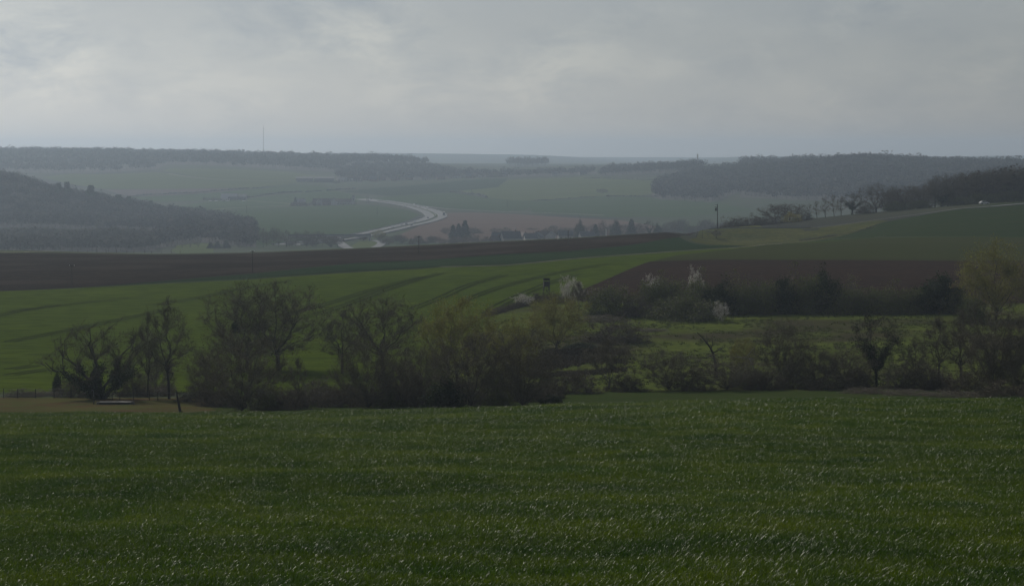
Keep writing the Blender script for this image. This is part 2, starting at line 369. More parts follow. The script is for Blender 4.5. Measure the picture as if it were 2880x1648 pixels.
sheet('meadow', [(1250,1086),(1300,960),(1400,884),(1537,840),(1600,832),(2000,858),(2700,856),(3300,850),(3300,1100),(2300,1102),(1560,1106)], M_meadow,
      'rough grazing meadow with tussocks between the hedge and the bushes', 'meadow', lift=0.7)
sheet('crop_field', [(2120,696),(2253,684),(2406,674),(2498,667),(2854,669),(3300,671),(3300,548),(2880,569),(2780,577),(2700,588),(2600,606),(2500,624),(2400,656),(2300,676)], M_right,
      'dark green crop field rising to the trees on the ridge', 'field', lift=1.0)
sheet('embankment', [(1940,676),(1960,684),(2000,690),(2120,694),(2300,677),(2400,657),(2500,622),(2440,623),(2300,642),(2150,643),(1990,643),(1966,655)], M_bank,
      'steep grassy road embankment with yellowish turf', 'embankment', lift=1.8)

# wheel lines through the crop
for pts in ([(25,963),(200,929),(330,902),(410,885),(480,868)], [(-60,900),(60,876),(160,860)], [(25,1056),(120,1042),(230,1030)], [(25,1040),(100,1030)],
            [(780,905),(886,887),(1016,843),(1100,812),(1174,788),(1240,770)], [(780,890),(890,864),(1016,826),(1126,796),(1190,780)],
            [(25,877),(140,864),(280,848),(420,835)], [(420,862),(560,838),(700,810),(830,790)],
            [(1300,848),(1332,836),(1420,806),(1520,780),(1621,759),(1716,743)], [(1160,870),(1240,838),(1330,800),(1420,775)], [(1380,872),(1440,842),(1540,800),(1620,774)]):
    W = [hit(*p) for p in pts]; tl = []
    for off in (-0.9, 0.9):
        q = []
        for i, w in enumerate(W):
            t = (W[min(i+1, len(W)-1)] - W[max(i-1, 0)]); t.z = 0; t.normalize(); q.append((w.x - t.y*off, w.y + t.x*off))
        strip('wheel_line', q, 0.5, M_rut, 3.4, fieldC, world_pts=True, step=6.0)
strip('wheel_line', [(700,786),(900,770),(1100,757),(1300,748),(1420,744)], 0.9, M_rut, 3.0, fieldB)
strip('track', [(-300,708),(25,711),(80,710),(150,708)], 2.2, M_track, 2.0, label='pale farm track at the end of the ploughed ridge', cat='track', kind='structure')
strip('track', [(1237,752),(1420,748),(1683,724),(1900,709),(2120,694),(2253,683),(2406,673),(2490,667)], 0.9, M_track, 3.0,
      label='thin pale path between the light and dark green crops', cat='path', kind='structure')
strip('country_road', [((px-1440)/F*d, d) for px, d in ((1975,872),(2050,872),(2150,872),(2300,872),(2410,873),(2520,874),(2600,876),(2700,884),(2800,900),(2900,925))], 4.6, M_asph, 3.2, world_pts=True,
      label='grey country road along the top of the embankment', cat='road', kind='structure')

# ---- the far side of the valley
def fm(name, a, b, r=0.0): return mat(name, a, b, 0.008, 0.9, fine=tuple(x*0.85 for x in a), fscale=0.02, spec=0.0, stretch=(r, (0.2, 1, 1)))
G1 = fm('far_green', (0.06, 0.092, 0.032), (0.048, 0.078, 0.028)); G2 = fm('far_pale_green', (0.1, 0.125, 0.042), (0.082, 0.106, 0.038), .3)
G3 = fm('far_shadow_green', (0.034, 0.056, 0.024), (0.028, 0.048, 0.02), -.2); G4 = fm('far_brown', (0.15, 0.105, 0.085), (0.125, 0.09, 0.075), .1)
G5 = fm('far_mauve', (0.13, 0.105, 0.1), (0.115, 0.095, 0.09)); GW = mat('wood_floor', (0.035, 0.03, 0.024), (0.05, 0.042, 0.03), 0.03, 1.0)
def far(pts, m, label, lift=1.0, nm='far_field', cat='field'): return sheet(nm, pts, m, label, cat, lift, dmin=1250.0, step=0.006)
far([(560,601),(700,589),(820,583),(1000,576),(1060,578),(1150,592),(1180,606),(1150,620),(1080,643),(1000,664),(940,678),(800,690),(600,690),(500,640)], G1,
    'green crop field inside the bend of the motorway')
far([(1110,668),(1160,645),(1225,618),(1245,600),(1330,599),(1450,603),(1600,613),(1760,622),(1860,640),(1900,665),(1700,690),(1300,692)], G4,
    'brown ploughed field between the motorway bend and the village')
far([(455,482),(480,476),(640,478),(800,484),(930,499),(900,506),(700,510),(560,501)], G2, 'pale green field tucked against the edge of the ridge wood', 2.0)
far([(120,500),(200,490),(455,487),(560,502),(720,511),(900,507),(940,512),(830,516),(720,529),(500,533),(290,533),(200,520)], G2, 'pale field under the ridge wood beyond the pines', 1.5)
far([(290,534),(500,533),(720,530),(620,541),(480,550),(360,553)], G5, 'mauve strip of bare soil above the dark hedge line')
far([(360,555),(480,551),(700,535),(840,520),(960,534),(820,543),(700,553),(600,565),(450,570)], G1, 'green field above the farm with white doors')
far([(430,585),(600,567),(760,553),(940,536),(1000,550),(1040,560),(1000,570),(820,578),(560,596)], G1, 'grey green field around the long farm in front of the motorway', 0.8)
far([(960,540),(1130,525),(1330,506),(1430,502),(1400,530),(1270,541),(1100,552)], G3, 'field below the village on the slope, its green darkened for a cloud shadow')  # cloud shadow on the slope, put into the field colour as darker green
far([(1040,562),(1100,553),(1270,543),(1370,558),(1500,566),(1480,592),(1400,597),(1300,592),(1200,580)], G1, 'green field outside the motorway bend', 1.2)
far([(1270,541),(1400,528),(1430,507),(1640,498),(1850,505),(1845,545),(1800,552),(1700,552),(1600,560),(1470,566),(1370,557)], G2, 'pale green field on the slope around the clump of bare trees', 1.6)
far([(1480,567),(1690,555),(1860,553),(2000,566),(2120,592),(1900,612),(1700,612),(1500,600)], G1, 'blue green field below the hillside wood', 1.3)
far([(480,708),(500,690),(560,684),(600,688),(600,712),(500,714)], G2, 'pale paddock behind the slender poplars', 1.2)
far([(980,700),(1010,680),(1060,676),(1070,690),(1030,703)], G2, 'small grass island inside the slip road loop', 1.6)

# motorway in its bend
MW = [(-178,1680),(-145,1769),(-125,1905),(-117,1982),(-105,2084),(-92,2209),(-86,2349),(-87,2440),(-100,2581),(-125,2740),(-153,2864),(-176,2940),(-198,2990),(-214,3025)]
mw, mpath = strip('motorway', MW, 25.0, M_asph, 2.0, world_pts=True, label='pale two carriageway motorway bending through the valley fields', cat='motorway', kind='structure')
M_verge = fm('verge', (0.11, 0.13, 0.05), (0.09, 0.11, 0.045)); M_steel = mat('rail_steel', (0.16, 0.165, 0.17), rough=0.7, metal=0.2)
def along(path, off): 
    r = []
    for i, p in enumerate(path):
        t = (path[min(i+1, len(path)-1)] - path[max(i-1, 0)]).normalized(); r.append((p.x - t.y*off, p.y + t.x*off))
    return r
mp = mpath[::6]
strip('central_reservation', along(mp, 0), 4.2, M_verge, 2.6, mw, world_pts=True)
for off in (-12.0, -2.9, 2.9, 12.0): strip('edge_line', along(mp, off), 0.35, M_lane, 2.7, mw, world_pts=True)
def rail(name, pts, h, w, m, parent):
    b = MB()
    P = [Vector((x, y, float(gz(x, y)) + 2.0*(0.004+1.1e-4*y))) for x, y in pts]
    for a, c in zip(P[:-1], P[1:]):
        d = (c-a); d.z = 0; d.normalize(); nn = Vector((-d.y, d.x, 0))*w/2
        b.add([a-nn, a+nn, c+nn, c-nn, a-nn+Vector((0,0,h)), a+nn+Vector((0,0,h)), c+nn+Vector((0,0,h)), c-nn+Vector((0,0,h))],
              [(0,3,2,1),(4,5,6,7),(0,1,5,4),(1,2,6,5),(2,3,7,6),(3,0,4,7)])
    return b.build(name, m, parent)
M_barrier = mat('barrier', (0.16, 0.16, 0.16), rough=0.7)
rail('median_barrier', along(mp, 0.0), 0.95, 0.6, M_barrier, mw)
rail('guard_rail', along(mp, 12.9), 0.75, 0.3, M_steel, mw); rail('guard_rail', along(mp, -12.9), 0.75, 0.3, M_steel, mw)
M_pale = fm('pale_verge', (0.24, 0.23, 0.14), (0.2, 0.2, 0.12))
strip('farm_lane', [(540,596),(620,590),(720,584),(820,580),(900,578)], 5.0, M_pale, 3.0, dmin=1250, label='straight pale lane running up to the long farm', cat='lane', kind='structure')
strip('farm_lane', [(690,566),(740,570),(800,574),(830,578)], 3.5, M_pale, 3.0, dmin=1250, label='faint curved track between the two farms', cat='track', kind='structure')
strip('side_road', [(1090,571),(1150,577),(1230,587),(1300,592),(1420,598),(1560,602),(1700,608)], 5.5, M_asph, 3.0, dmin=1250, label='minor road leaving the motorway bend along the brown field', cat='road', kind='structure')
strip('slip_road', [(1044,678),(1062,680),(1074,684),(1066,693),(1046,702),(1030,712)], 7.0, M_asph, 3.0, dmin=1250, label='pale slip road curling beside the round willow', cat='road', kind='structure')
strip('slip_road', [(950,682),(962,690),(974,698),(1000,706)], 8.0, M_asph, 3.4, dmin=1250, label='pale road passing under the motorway bridge', cat='road', kind='structure')
strip('field_path', [(470,490),(560,503),(720,511),(860,508),(940,500)], 6.0, M_pale, 3.0, dmin=1250, label='pale grass track below the ridge wood', cat='track', kind='structure')

# wheat, standing as tufts on the near slope
def blade_patch(n, size, seed, hmin, hmax, w):
    r = np.random.default_rng(seed); vs = []; fs = []
    for k in range(n):
        x, y = (r.random(2) - .5) * size; a = r.random()*6.283; h = hmin + (hmax-hmin)*r.random(); lean = h*(0.15 + 0.75*r.random()**1.3)
        dx, dy = math.cos(a), math.sin(a); tw = r.normal()*0.7; wx, wy = -math.sin(a+tw), math.cos(a+tw); ww = w*(0.6+0.8*r.random()); b = len(vs)
        bend = r.random()
        for t in (0.0, 0.4, 0.75):
            o = lean*t**1.8; z = h*(t - (0.28*bend)*t**3); k_ = ww*(1.0 if t < .6 else .75)
            vs.append((x+dx*o-wx*k_/2, y+dy*o-wy*k_/2, z)); vs.append((x+dx*o+wx*k_/2, y+dy*o+wy*k_/2, z))
        vs.append((x+dx*lean, y+dy*lean, h*(1 - 0.28*bend) - 0.10*h*bend))
        fs += [(b,b+1,b+3),(b,b+3,b+2),(b+2,b+3,b+5),(b+2,b+5,b+4),(b+4,b+5,b+6)]
    return np.array(vs), np.array(fs)
def wheat_mat():
    m = bpy.data.materials.new('wheat_blade'); m.use_nodes = True; N, L = m.node_tree.nodes, m.node_tree.links; N.clear()
    out = N.new('ShaderNodeOutputMaterial'); p = N.new('ShaderNodeBsdfPrincipled'); g = N.new('ShaderNodeNewGeometry')
    def nz(s, det):
        n = N.new('ShaderNodeTexNoise'); n.inputs['Scale'].default_value = s; n.inputs['Detail'].default_value = det; L.new(g.outputs['Position'], n.inputs['Vector']); return n.outputs['Fac']
    def rampc(f, stops):
        r = N.new('ShaderNodeValToRGB'); L.new(f, r.inputs[0]); e = r.color_ramp.elements
        while len(e) < len(stops): e.new(.5)
        for el, (q, c) in zip(e, stops): el.position = q; el.color = (*c, 1)
        return r.outputs[0]
    a = rampc(nz(0.35, 4), [(0.32, (0.05, 0.118, 0.003)), (0.66, (0.132, 0.195, 0.002))])
    b = rampc(nz(9.0, 2), [(0.35, (0.4, 0.5, 0.6)), (0.7, (1.5, 1.35, 1.0))])
    mx = N.new('ShaderNodeMix'); mx.data_type = 'RGBA'; mx.blend_type = 'MULTIPLY'; mx.inputs[0].default_value = 1.0; L.new(a, mx.inputs[6]); L.new(b, mx.inputs[7])
    mpn = N.new('ShaderNodeMapping'); mpn.inputs['Scale'].default_value = (0.035, 0.11, 0.0); L.new(g.outputs['Position'], mpn.inputs[0])
    nb = N.new('ShaderNodeTexNoise'); nb.inputs['Scale'].default_value = 1.0; nb.inputs['Detail'].default_value = 3.0; L.new(mpn.outputs[0], nb.inputs['Vector'])
    mb = N.new('ShaderNodeMix'); mb.data_type = 'RGBA'; mb.blend_type = 'MULTIPLY'; mb.inputs[0].default_value = 1.0
    L.new(mx.outputs[2], mb.inputs[6]); L.new(rampc(nb.outputs['Fac'], [(0.36, (0.62, 0.72, 0.8)), (0.62, (1.12, 1.08, 1.0))]), mb.inputs[7]); mx = mb
    L.new(mx.outputs[2], p.inputs['Base Color']); p.inputs['Roughness'].default_value = 0.33; p.inputs['Specular IOR Level'].default_value = 0.2
    t = N.new('ShaderNodeBsdfTranslucent'); L.new(mx.outputs[2], t.inputs['Color'])
    ms = N.new('ShaderNodeMixShader'); ms.inputs[0].default_value = 0.42; L.new(p.outputs[0], ms.inputs[1]); L.new(t.outputs[0], ms.inputs[2]); L.new(ms.outputs[0], out.inputs['Surface'])
    return m
M_wheat = wheat_mat()
tufts = bpy.data.collections.new('wheat_tufts')
for k in range(8):
    v, f = blade_patch(270, 0.66, 50+k, 0.10, 0.30, 0.0075)
    tufts.objects.link(bpy.data.objects.new('wheat_tuft', mesh_np('wheat_tuft', v, f, [M_wheat])))
pts = []
y = 30.0
while y < 167.0:
    sp = 0.40 if y < 80 else (0.46 if y < 120 else 0.55)
    xs = np.arange(-(0.285*y+11), 0.285*y+11, sp); xs = xs + rng.uniform(-.5, .5, len(xs))*sp; pts.append(np.stack([xs, y + rng.uniform(-.5, .5, len(xs))*sp], 1)); y += sp
pts = np.concatenate(pts); 
thin = wob(pts[:, 0]+3, pts[:, 1], 1.9)*0.5 + wob(pts[:, 0]*1.3+9, pts[:, 1], 0.8)*0.5
pts = pts[(thin < 0.62) | (rng.random(len(pts)) < 0.45)]
pz = gz(pts[:, 0], pts[:, 1])
wme = bpy.data.meshes.new('wheat'); wme.vertices.add(len(pts)); wme.vertices.foreach_set('co', np.stack([pts[:, 0], pts[:, 1], pz], 1).astype(np.float32).ravel())
scl = (0.85 + 0.3*rng.random(len(pts))) * (1.0 + 0.22*wob(pts[:, 0], pts[:, 1], 2.6) + 0.12*wob(pts[:, 0]+8, pts[:, 1], 0.9)) * np.where(pts[:, 1] > 125, 1.25, 1.0)
for nm, ty, arr in (('sc', 'FLOAT', scl), ('rz', 'FLOAT', rng.random(len(pts))*6.283), ('pick', 'INT', rng.integers(0, 8, len(pts)))):
    at_ = wme.attributes.new(nm, ty, 'POINT'); at_.data.foreach_set('value', arr.astype(np.int32 if ty == 'INT' else np.float32))
wheat = obj('wheat', wme); tag(wheat, 'glossy young wheat covering the near slope', 'wheat', kind='stuff')
ng = bpy.data.node_groups.new('wheat_tufts', 'GeometryNodeTree')
ng.interface.new_socket('Geometry', in_out='INPUT', socket_type='NodeSocketGeometry'); ng.interface.new_socket('Geometry', in_out='OUTPUT', socket_type='NodeSocketGeometry')
gi = ng.nodes.new('NodeGroupInput'); go = ng.nodes.new('NodeGroupOutput'); ip = ng.nodes.new('GeometryNodeInstanceOnPoints'); ci = ng.nodes.new('GeometryNodeCollectionInfo')
ci.inputs['Collection'].default_value = tufts; ci.inputs['Separate Children'].default_value = True; ci.inputs['Reset Children'].default_value = True
def na(nm, ty):
    n = ng.nodes.new('GeometryNodeInputNamedAttribute'); n.data_type = ty; n.inputs['Name'].default_value = nm; return n.outputs['Attribute']
cx = ng.nodes.new('ShaderNodeCombineXYZ'); ng.links.new(na('rz', 'FLOAT'), cx.inputs[2])
e2r = ng.nodes.new('FunctionNodeEulerToRotation'); ng.links.new(cx.outputs[0], e2r.inputs[0])
ng.links.new(gi.outputs[0], ip.inputs['Points']); ng.links.new(ci.outputs[0], ip.inputs['Instance']); ip.inputs['Pick Instance'].default_value = True
ng.links.new(na('pick', 'INT'), ip.inputs['Instance Index']); ng.links.new(e2r.outputs[0], ip.inputs['Rotation']); ng.links.new(na('sc', 'FLOAT'), ip.inputs['Scale'])
ng.links.new(ip.outputs[0], go.inputs[0])
wheat.modifiers.new('tufts', 'NODES').node_group = ng

# haze: the air of the valley
HB = MB().box(-6900, 6900, -260, 11400, -80, 56)
M_haze = bpy.data.materials.new('haze'); M_haze.use_nodes = True; hn = M_haze.node_tree; hn.nodes.clear()
ho = hn.nodes.new('ShaderNodeOutputMaterial'); pv_ = hn.nodes.new('ShaderNodeVolumePrincipled'); pv_.inputs['Color'].default_value = (0.69, 0.835, 1.0, 1)
pv_.inputs['Density'].default_value = 1/7200.0; pv_.inputs['Anisotropy'].default_value = 0.5; pv_.inputs['Density Attribute'].default_value = ''
hn.links.new(pv_.outputs[0], ho.inputs['Volume'])
tag(HB.build('haze', M_haze), 'thin pale haze filling the valley and veiling the far hills', 'haze', kind='stuff')
# ------------------------------------------------------------------ trees and bushes
M_bark = mat('bark', (0.05, 0.045, 0.04), (0.07, 0.062, 0.052), 1.5, 0.95, coord='obj')
M_barkp = mat('pale_bark', (0.13, 0.125, 0.11), (0.08, 0.075, 0.066), 1.2, 0.9, coord='obj')
M_twig = mat('twig', (0.13, 0.108, 0.082), (0.095, 0.082, 0.066), 0.6, 0.9, coord='obj', spec=0.2)
M_twigo = mat('willow_twig', (0.27, 0.23, 0.07), (0.2, 0.185, 0.06), 0.5, 0.8, coord='obj', spec=0.25)
M_twigg = mat('grey_twig', (0.15, 0.128, 0.092), (0.115, 0.103, 0.074), 0.6, 0.85, coord='obj', spec=0.25)
M_bud = mat('willow_bud', (0.26, 0.25, 0.06), (0.17, 0.19, 0.05), 0.8, 0.7, coord='obj', trans=(0.4, (0.28, 0.29, 0.06)))
M_budb = mat('brown_bud', (0.15, 0.13, 0.065), (0.11, 0.1, 0.055), 0.8, 0.8, coord='obj', trans=(0.25, (0.12, 0.1, 0.05)))
M_ivy = mat('ivy_leaf', (0.032, 0.044, 0.02), (0.05, 0.062, 0.026), 0.7, 0.8, coord='obj', spec=0.05, trans=(0.15, (0.03, 0.05, 0.015)))
M_leaf = mat('young_leaf', (0.11, 0.118, 0.035), (0.18, 0.18, 0.055), 0.7, 0.7, coord='obj', trans=(0.3, (0.08, 0.11, 0.03)))
M_blos = mat('white_blossom', (0.84, 0.82, 0.78), (0.7, 0.67, 0.62), 1.5, 0.8, coord='obj', trans=(0.35, (0.6, 0.57, 0.5)))
M_yel = mat('yellow_blossom', (0.42, 0.36, 0.08), (0.28, 0.27, 0.08), 1.2, 0.8, coord='obj', trans=(0.3, (0.4, 0.34, 0.08)))
M_need = mat('conifer_needle', (0.045, 0.06, 0.04), (0.06, 0.07, 0.045), 0.6, 0.85, coord='obj')
M_dead = mat('dead_wood', (0.4, 0.37, 0.33), (0.22, 0.2, 0.17), 1.0, 0.85, coord='obj')

def norm(a): return a / np.maximum(np.linalg.norm(a, axis=-1, keepdims=True), 1e-9)
def tubes(segs, k):
    """segs (N,8): p, q, r0, r1 -> open prisms"""
    if len(segs) == 0: return np.zeros((0, 3)), np.zeros((0, 3), int)
    s = np.array(segs); p, q, r0, r1 = s[:, :3], s[:, 3:6], s[:, 6], s[:, 7]
    t = norm(q - p); ref = np.where(np.abs(t[:, 2:3]) > .9, [[1., 0, 0]], [[0., 0, 1.]]); a = norm(np.cross(t, ref)); b = np.cross(t, a)
    an = 2*np.pi*np.arange(k)/k; ring = a[:, None, :]*np.cos(an)[None, :, None] + b[:, None, :]*np.sin(an)[None, :, None]
    v = np.concatenate([p[:, None] + ring*r0[:, None, None], q[:, None] + ring*r1[:, None, None]], 1).reshape(-1, 3)
    base = (np.arange(len(s))*2*k)[:, None]; j = np.arange(k)[None]; jn = (j+1) % k
    f = np.concatenate([np.stack([base+j, base+jn, base+k+jn], -1).reshape(-1, 3), np.stack([base+j, base+k+jn, base+k+j], -1).reshape(-1, 3)])
    return v, f
def ribbons(p, d, L, w, r):
    """one thin triangle for each twig"""
    n = len(p); side = norm(np.cross(d, r.normal(size=(n, 3))))*np.asarray(w).reshape(-1, 1)/2
    v = np.stack([p - side, p + side, p + d*np.asarray(L).reshape(-1, 1)], 1).reshape(-1, 3)
    return v, np.arange(3*n).reshape(-1, 3)
def flecks(p, size, r, squash=1.0):
    """small leaf or petal quads as two triangles"""
    n = len(p); a = norm(r.normal(size=(n, 3))); b = norm(np.cross(a, r.normal(size=(n, 3)))); s = (size*(0.6+0.8*r.random(n)))[:, None]
    v = np.stack([p - a*s*.5, p + b*s*.32*squash, p + a*s*.5, p - b*s*.32*squash], 1).reshape(-1, 3); o = (np.arange(n)*4)[:, None]
    return v, np.concatenate([o + np.array([[0, 1, 2]]), o + np.array([[0, 2, 3]])])
def join(parts):
    vs, fs, ms = [], [], []; n = 0
    for v, f, m in parts:
        if len(f) == 0: continue
        vs.append(v); fs.append(f + n); ms.append(np.full(len(f), m)); n += len(v)
    return np.concatenate(vs), np.concatenate(fs), np.concatenate(ms)
def path(p, d, L, n, wander, up, r):
    pts = [p]; d = d/np.linalg.norm(d)
    for i in range(n):
        d = d + r.normal(size=3)*wander + np.array([0, 0, up]); d = d/np.linalg.norm(d); p = p + d*L/n; pts.append(p)
    return np.array(pts)

ARCH = {}
def bez(a, b, c_, n):
    t = np.linspace(0, 1, n+1)[:, None]; return a*(1-t)**2 + 2*b*t*(1-t) + c_*t*t
def arch(name, seed, env, H, W, mains, subs, ends, twigs, tlen, tw, mats, leaf=0, leafsize=0.1, leafspread=0.15, fork=0.2, trunk_r=0.02, clad=None, lumpy=0.11, low=0.12, crook=0.03, shell=0.55, up=0.25, sub=2, stems=1):
    """a tree grown into an uneven crown: trunk, limbs, boughs, branchlets and a haze of twigs; mats = (wood, twig, fleck)"""
    r = np.random.default_rng(seed); thick, thin = [], []
    def add(pts, r0, r1, lst):
        n = len(pts)-1
        for i in range(n): lst.append([*pts[i], *pts[i+1], r0+(r1-r0)*i/n, r0+(r1-r0)*(i+1)/n])
    ph = r.uniform(0, 6.28, 8)
    def lump(d): return 1 + lumpy*(np.sin(3*np.arctan2(d[:, 1], d[:, 0])+ph[0]) * np.cos(4*d[:, 2]+ph[1]) + .8*np.sin(6*d[:, 0]+ph[2])*np.sin(5*d[:, 1]+ph[3]) + .6*np.sin(9*d[:, 2]+7*d[:, 0]+ph[4]))
    d = norm(r.normal(size=(ends*3, 3)))
    if env == 'dome': d[:, 2] = np.abs(d[:, 2])*1.0 - .12
    rad = r.uniform(shell**3, 1, len(d))**(1/3)*lump(d); p = d*rad[:, None]
    if env == 'round': P = p*np.array([W/2, W/2, H*(1-low)/2]) + np.array([0, 0, H*(1+low)/2])
    elif env == 'egg': P = p*np.array([W/2, W/2, H*(1-low)/2]) + np.array([0, 0, H*(1+low)/2]); P[:, :2] *= (1.12 - .55*np.clip((P[:, 2]/H-.35)/.65, 0, 1)**1.3)[:, None]
    elif env == 'fan': P = p*np.array([W/2, W/2, H*.5]) + np.array([0, 0, H*.5]); P[:, :2] *= (.62 + .45*np.clip(P[:, 2]/H/.6, 0, 1))[:, None]
    else: P = p*np.array([W/2, W/2, H*.96]); P[:, 2] = np.maximum(P[:, 2], .03*H)
    P = P[:ends]
    base = np.array([0, 0, -.04*H]); fk = np.array([r.normal()*.02*H, r.normal()*.02*H, fork*H]) if fork > .06 else base + np.array([0, 0, .06*H])
    R0 = H*trunk_r
    if fork > .06: add(bez(base, (base+fk)/2 + r.normal(size=3)*.01*H, fk, 4), R0, R0*.8, thick)
    # main limbs reach towards spread-out points of the crown
    pick = [int(np.argmax(P[:, 2]))]
    for k in range(mains-1):
        dd = np.min(np.linalg.norm(P[:, None]-P[pick][None], axis=2), axis=1); pick.append(int(np.argmax(dd*r.uniform(.7, 1, len(dd)))))
    T = P[pick]; own = np.argmin(np.linalg.norm(norm(P-fk)[:, None]-norm(T-fk)[None], axis=2) + .15*r.random((len(P), mains)), axis=1); B = []
    for k in range(mains):
        q = P[own == k]
        if len(q) == 0: continue
        tip = fk + (T[k]-fk)*.86; st = fk*(1.0 if fork <= .06 else r.uniform(.75, 1.0)); mid = st*.45 + tip*.55; mid[2] = st[2] + (tip[2]-st[2])*.5 + up*.25*np.linalg.norm((tip-st)[:2]); mid[:2] *= .85
        lim = bez(st, mid, tip, 7); lim[1:-1] += r.normal(size=(6, 3))*crook*H*.5; rl = R0*(.34 if mains > 9 else .45)*r.uniform(.8, 1.15); add(lim, rl, rl*.2, thick)
        ns = max(1, min(subs, len(q)//3)); sp_ = [int(r.integers(len(q)))]
        for _ in range(ns-1): dd = np.min(np.linalg.norm(q[:, None]-q[sp_][None], axis=2), axis=1); sp_.append(int(np.argmax(dd)))
        so = np.argmin(np.linalg.norm(q[:, None]-q[sp_][None], axis=2), axis=1)
        for s in range(ns):
            qq = q[so == s]
            if len(qq) == 0: continue
            g = qq.mean(0)*.35 + q[sp_[s]]*.65; dist = np.linalg.norm(lim-g, axis=1); kk = max(1, int(np.argmin(dist + .9*np.arange(8)/8*dist.max()*.5)) - 1); a = lim[kk]; dr = lim[min(kk+1, 7)]-lim[kk]
            bo = bez(a, a + dr/np.linalg.norm(dr)*np.linalg.norm(g-a)*.4, g, 5); bo[1:-1] += r.normal(size=(4, 3))*crook*H*.4; rb = rl*.38*(1-.08*kk); add(bo, rb, rb*.3, thick if rb > .035 else thin)
            for e in qq:
                kb = int(r.integers(1, 5)); a2 = bo[kb]; d2 = bo[kb+1]-bo[kb] if kb < 5 else bo[5]-bo[4]; br = bez(a2, a2 + d2/max(np.linalg.norm(d2), 1e-6)*np.linalg.norm(e-a2)*.45 + np.array([0, 0, up*.2*np.linalg.norm(e-a2)]), e, 4); br[1:-1] += r.normal(size=(3, 3))*crook*H*.2
                add(br[::2], rb*.4, rb*.12, thin); B.append(br)
    E = np.array(B); n = len(E)*twigs; i = np.repeat(np.arange(len(E)), twigs); t = r.random(n)**.75*3.999; k = t.astype(int); u = (t-k)[:, None]
    Q = E[i, k]*(1-u) + E[i, k+1]*u; D = norm(E[i, k+1]-E[i, k] + 1e-6); D = norm(D + r.normal(size=(n, 3))*.6 + np.array([0, 0, up*.8])); L = tlen*(.5+r.random(n))
    parts = [(*tubes(thin, 3), 0), (*ribbons(Q, D, L, tw, r), 0)]
    if sub:
        jj = np.repeat(np.arange(n), sub); v = r.random(len(jj))[:, None]*.8 + .2; P2 = Q[jj] + D[jj]*(L[jj])[:, None]*v; D2 = norm(D[jj] + r.normal(size=(len(jj), 3))*.7); parts.append((*ribbons(P2, D2, L[jj]*.55, tw*.75, r), 0))
        Q, D, L = np.concatenate([Q, P2]), np.concatenate([D, D2]), np.concatenate([L, L[jj]*.55])
    if leaf:
        jj = r.integers(0, len(Q), leaf); parts.append((*flecks(Q[jj] + D[jj]*(L[jj]*r.random(leaf))[:, None] + r.normal(size=(leaf, 3))*leafspread, leafsize, r), 1))
    tparts = [(*tubes(thick, 5), 0)]
    if clad:
        S = np.array(thick); S = S[(S[:, 2] < clad[1]*H)]; jj = r.integers(0, len(S), clad[0]); w = r.random(clad[0])[:, None]
        tparts.append((*flecks(S[jj, :3]*(1-w)+S[jj, 3:6]*w + r.normal(size=(clad[0], 3))*clad[2], .14, r, 1.4), 1))
    cv_, cf, cm = join(parts); tv, tf, tm = join(tparts); sc = np.array([1/W, 1/W, 1/H])
    ARCH[name] = (mesh_np('trunk', tv*sc, tf, [mats[0], M_ivy], tm, smooth=True), mesh_np('crown', cv_*sc, cf, [mats[1], mats[2] if len(mats) > 2 else mats[1]], cm))
for i in range(3):
    arch('broad%d' % i, 100+i, 'round', 13, 12, 11, 9, 950, 8, .55, .026, (M_bark, M_twig, M_budb), leaf=3600, leafsize=.12, fork=(.2, .12, .26)[i], trunk_r=.02, low=(.16, .06, .2)[i], up=.35, shell=.35, lumpy=.06)
for i in range(3):
    arch('upright%d' % i, 120+i, 'egg', 12, 6.5, 8, 7, 450, 10, .5, .025, (M_bark, M_twigg), fork=.3, trunk_r=.015, low=.2, up=.4)
for i in range(4):
    arch('willow%d' % i, 140+i, 'fan', 9, 9.5, 18, 6, 800, 9, .6, .027, (M_bark, M_twigg, M_budb), leaf=4500, leafsize=.1, fork=.0, trunk_r=.014, up=.45, shell=.3, lumpy=.13)
for i in range(3):
    arch('golden%d' % i, 160+i, 'round', 9, 8.5, 11, 7, 700, 9, .6, .025, (M_bark, M_twigo, M_bud), leaf=9000, leafsize=.12, leafspread=.2, fork=.1, trunk_r=.018, low=.12, up=.4, shell=.4)
for i in range(3):
    arch('bush%d' % i, 180+i, 'dome', 4.5, 7, 16, 5, 520, 10, .45, .028, (M_bark, M_twig, M_budb), leaf=3500, leafsize=.12, leafspread=.12, fork=.0, trunk_r=.014, up=.3, shell=.35, lumpy=.22)
for i in range(3):
    arch('thicket%d' % i, 200+i, 'dome', 6, 7.5, 14, 5, 420, 9, .5, .028, (M_bark, M_twig, M_leaf), leaf=9000, leafsize=.2, leafspread=.3, fork=.0, trunk_r=.014, up=.2, shell=.5, lumpy=.22)
for i in range(2):
    arch('ivybush%d' % i, 220+i, 'dome', 6, 6, 10, 4, 240, 6, .5, .022, (M_bark, M_twig, M_ivy), leaf=12000, leafsize=.22, leafspread=.3, fork=.0, trunk_r=.016, up=.2, shell=.5, sub=1, lumpy=.2)
for i in range(2):
    arch('blossom%d' % i, 240+i, 'round', 4.5, 5, 9, 5, 240, 9, .45, .018, (M_bark, M_twig, M_blos), leaf=6500, leafsize=.1, leafspread=.07, fork=.1, trunk_r=.016, low=.12, up=.3, lumpy=.25)
M_flk = mat('pale_bud', (0.3, 0.28, 0.24), (0.16, 0.145, 0.12), 1.2, 0.8, coord='obj', trans=(0.3, (0.25, 0.22, 0.18)))
arch('flecked', 248, 'dome', 4.5, 6, 12, 5, 360, 10, .45, .022, (M_bark, M_twig, M_flk), leaf=3200, leafsize=.09, leafspread=.08, fork=.0, up=.25, lumpy=.25)
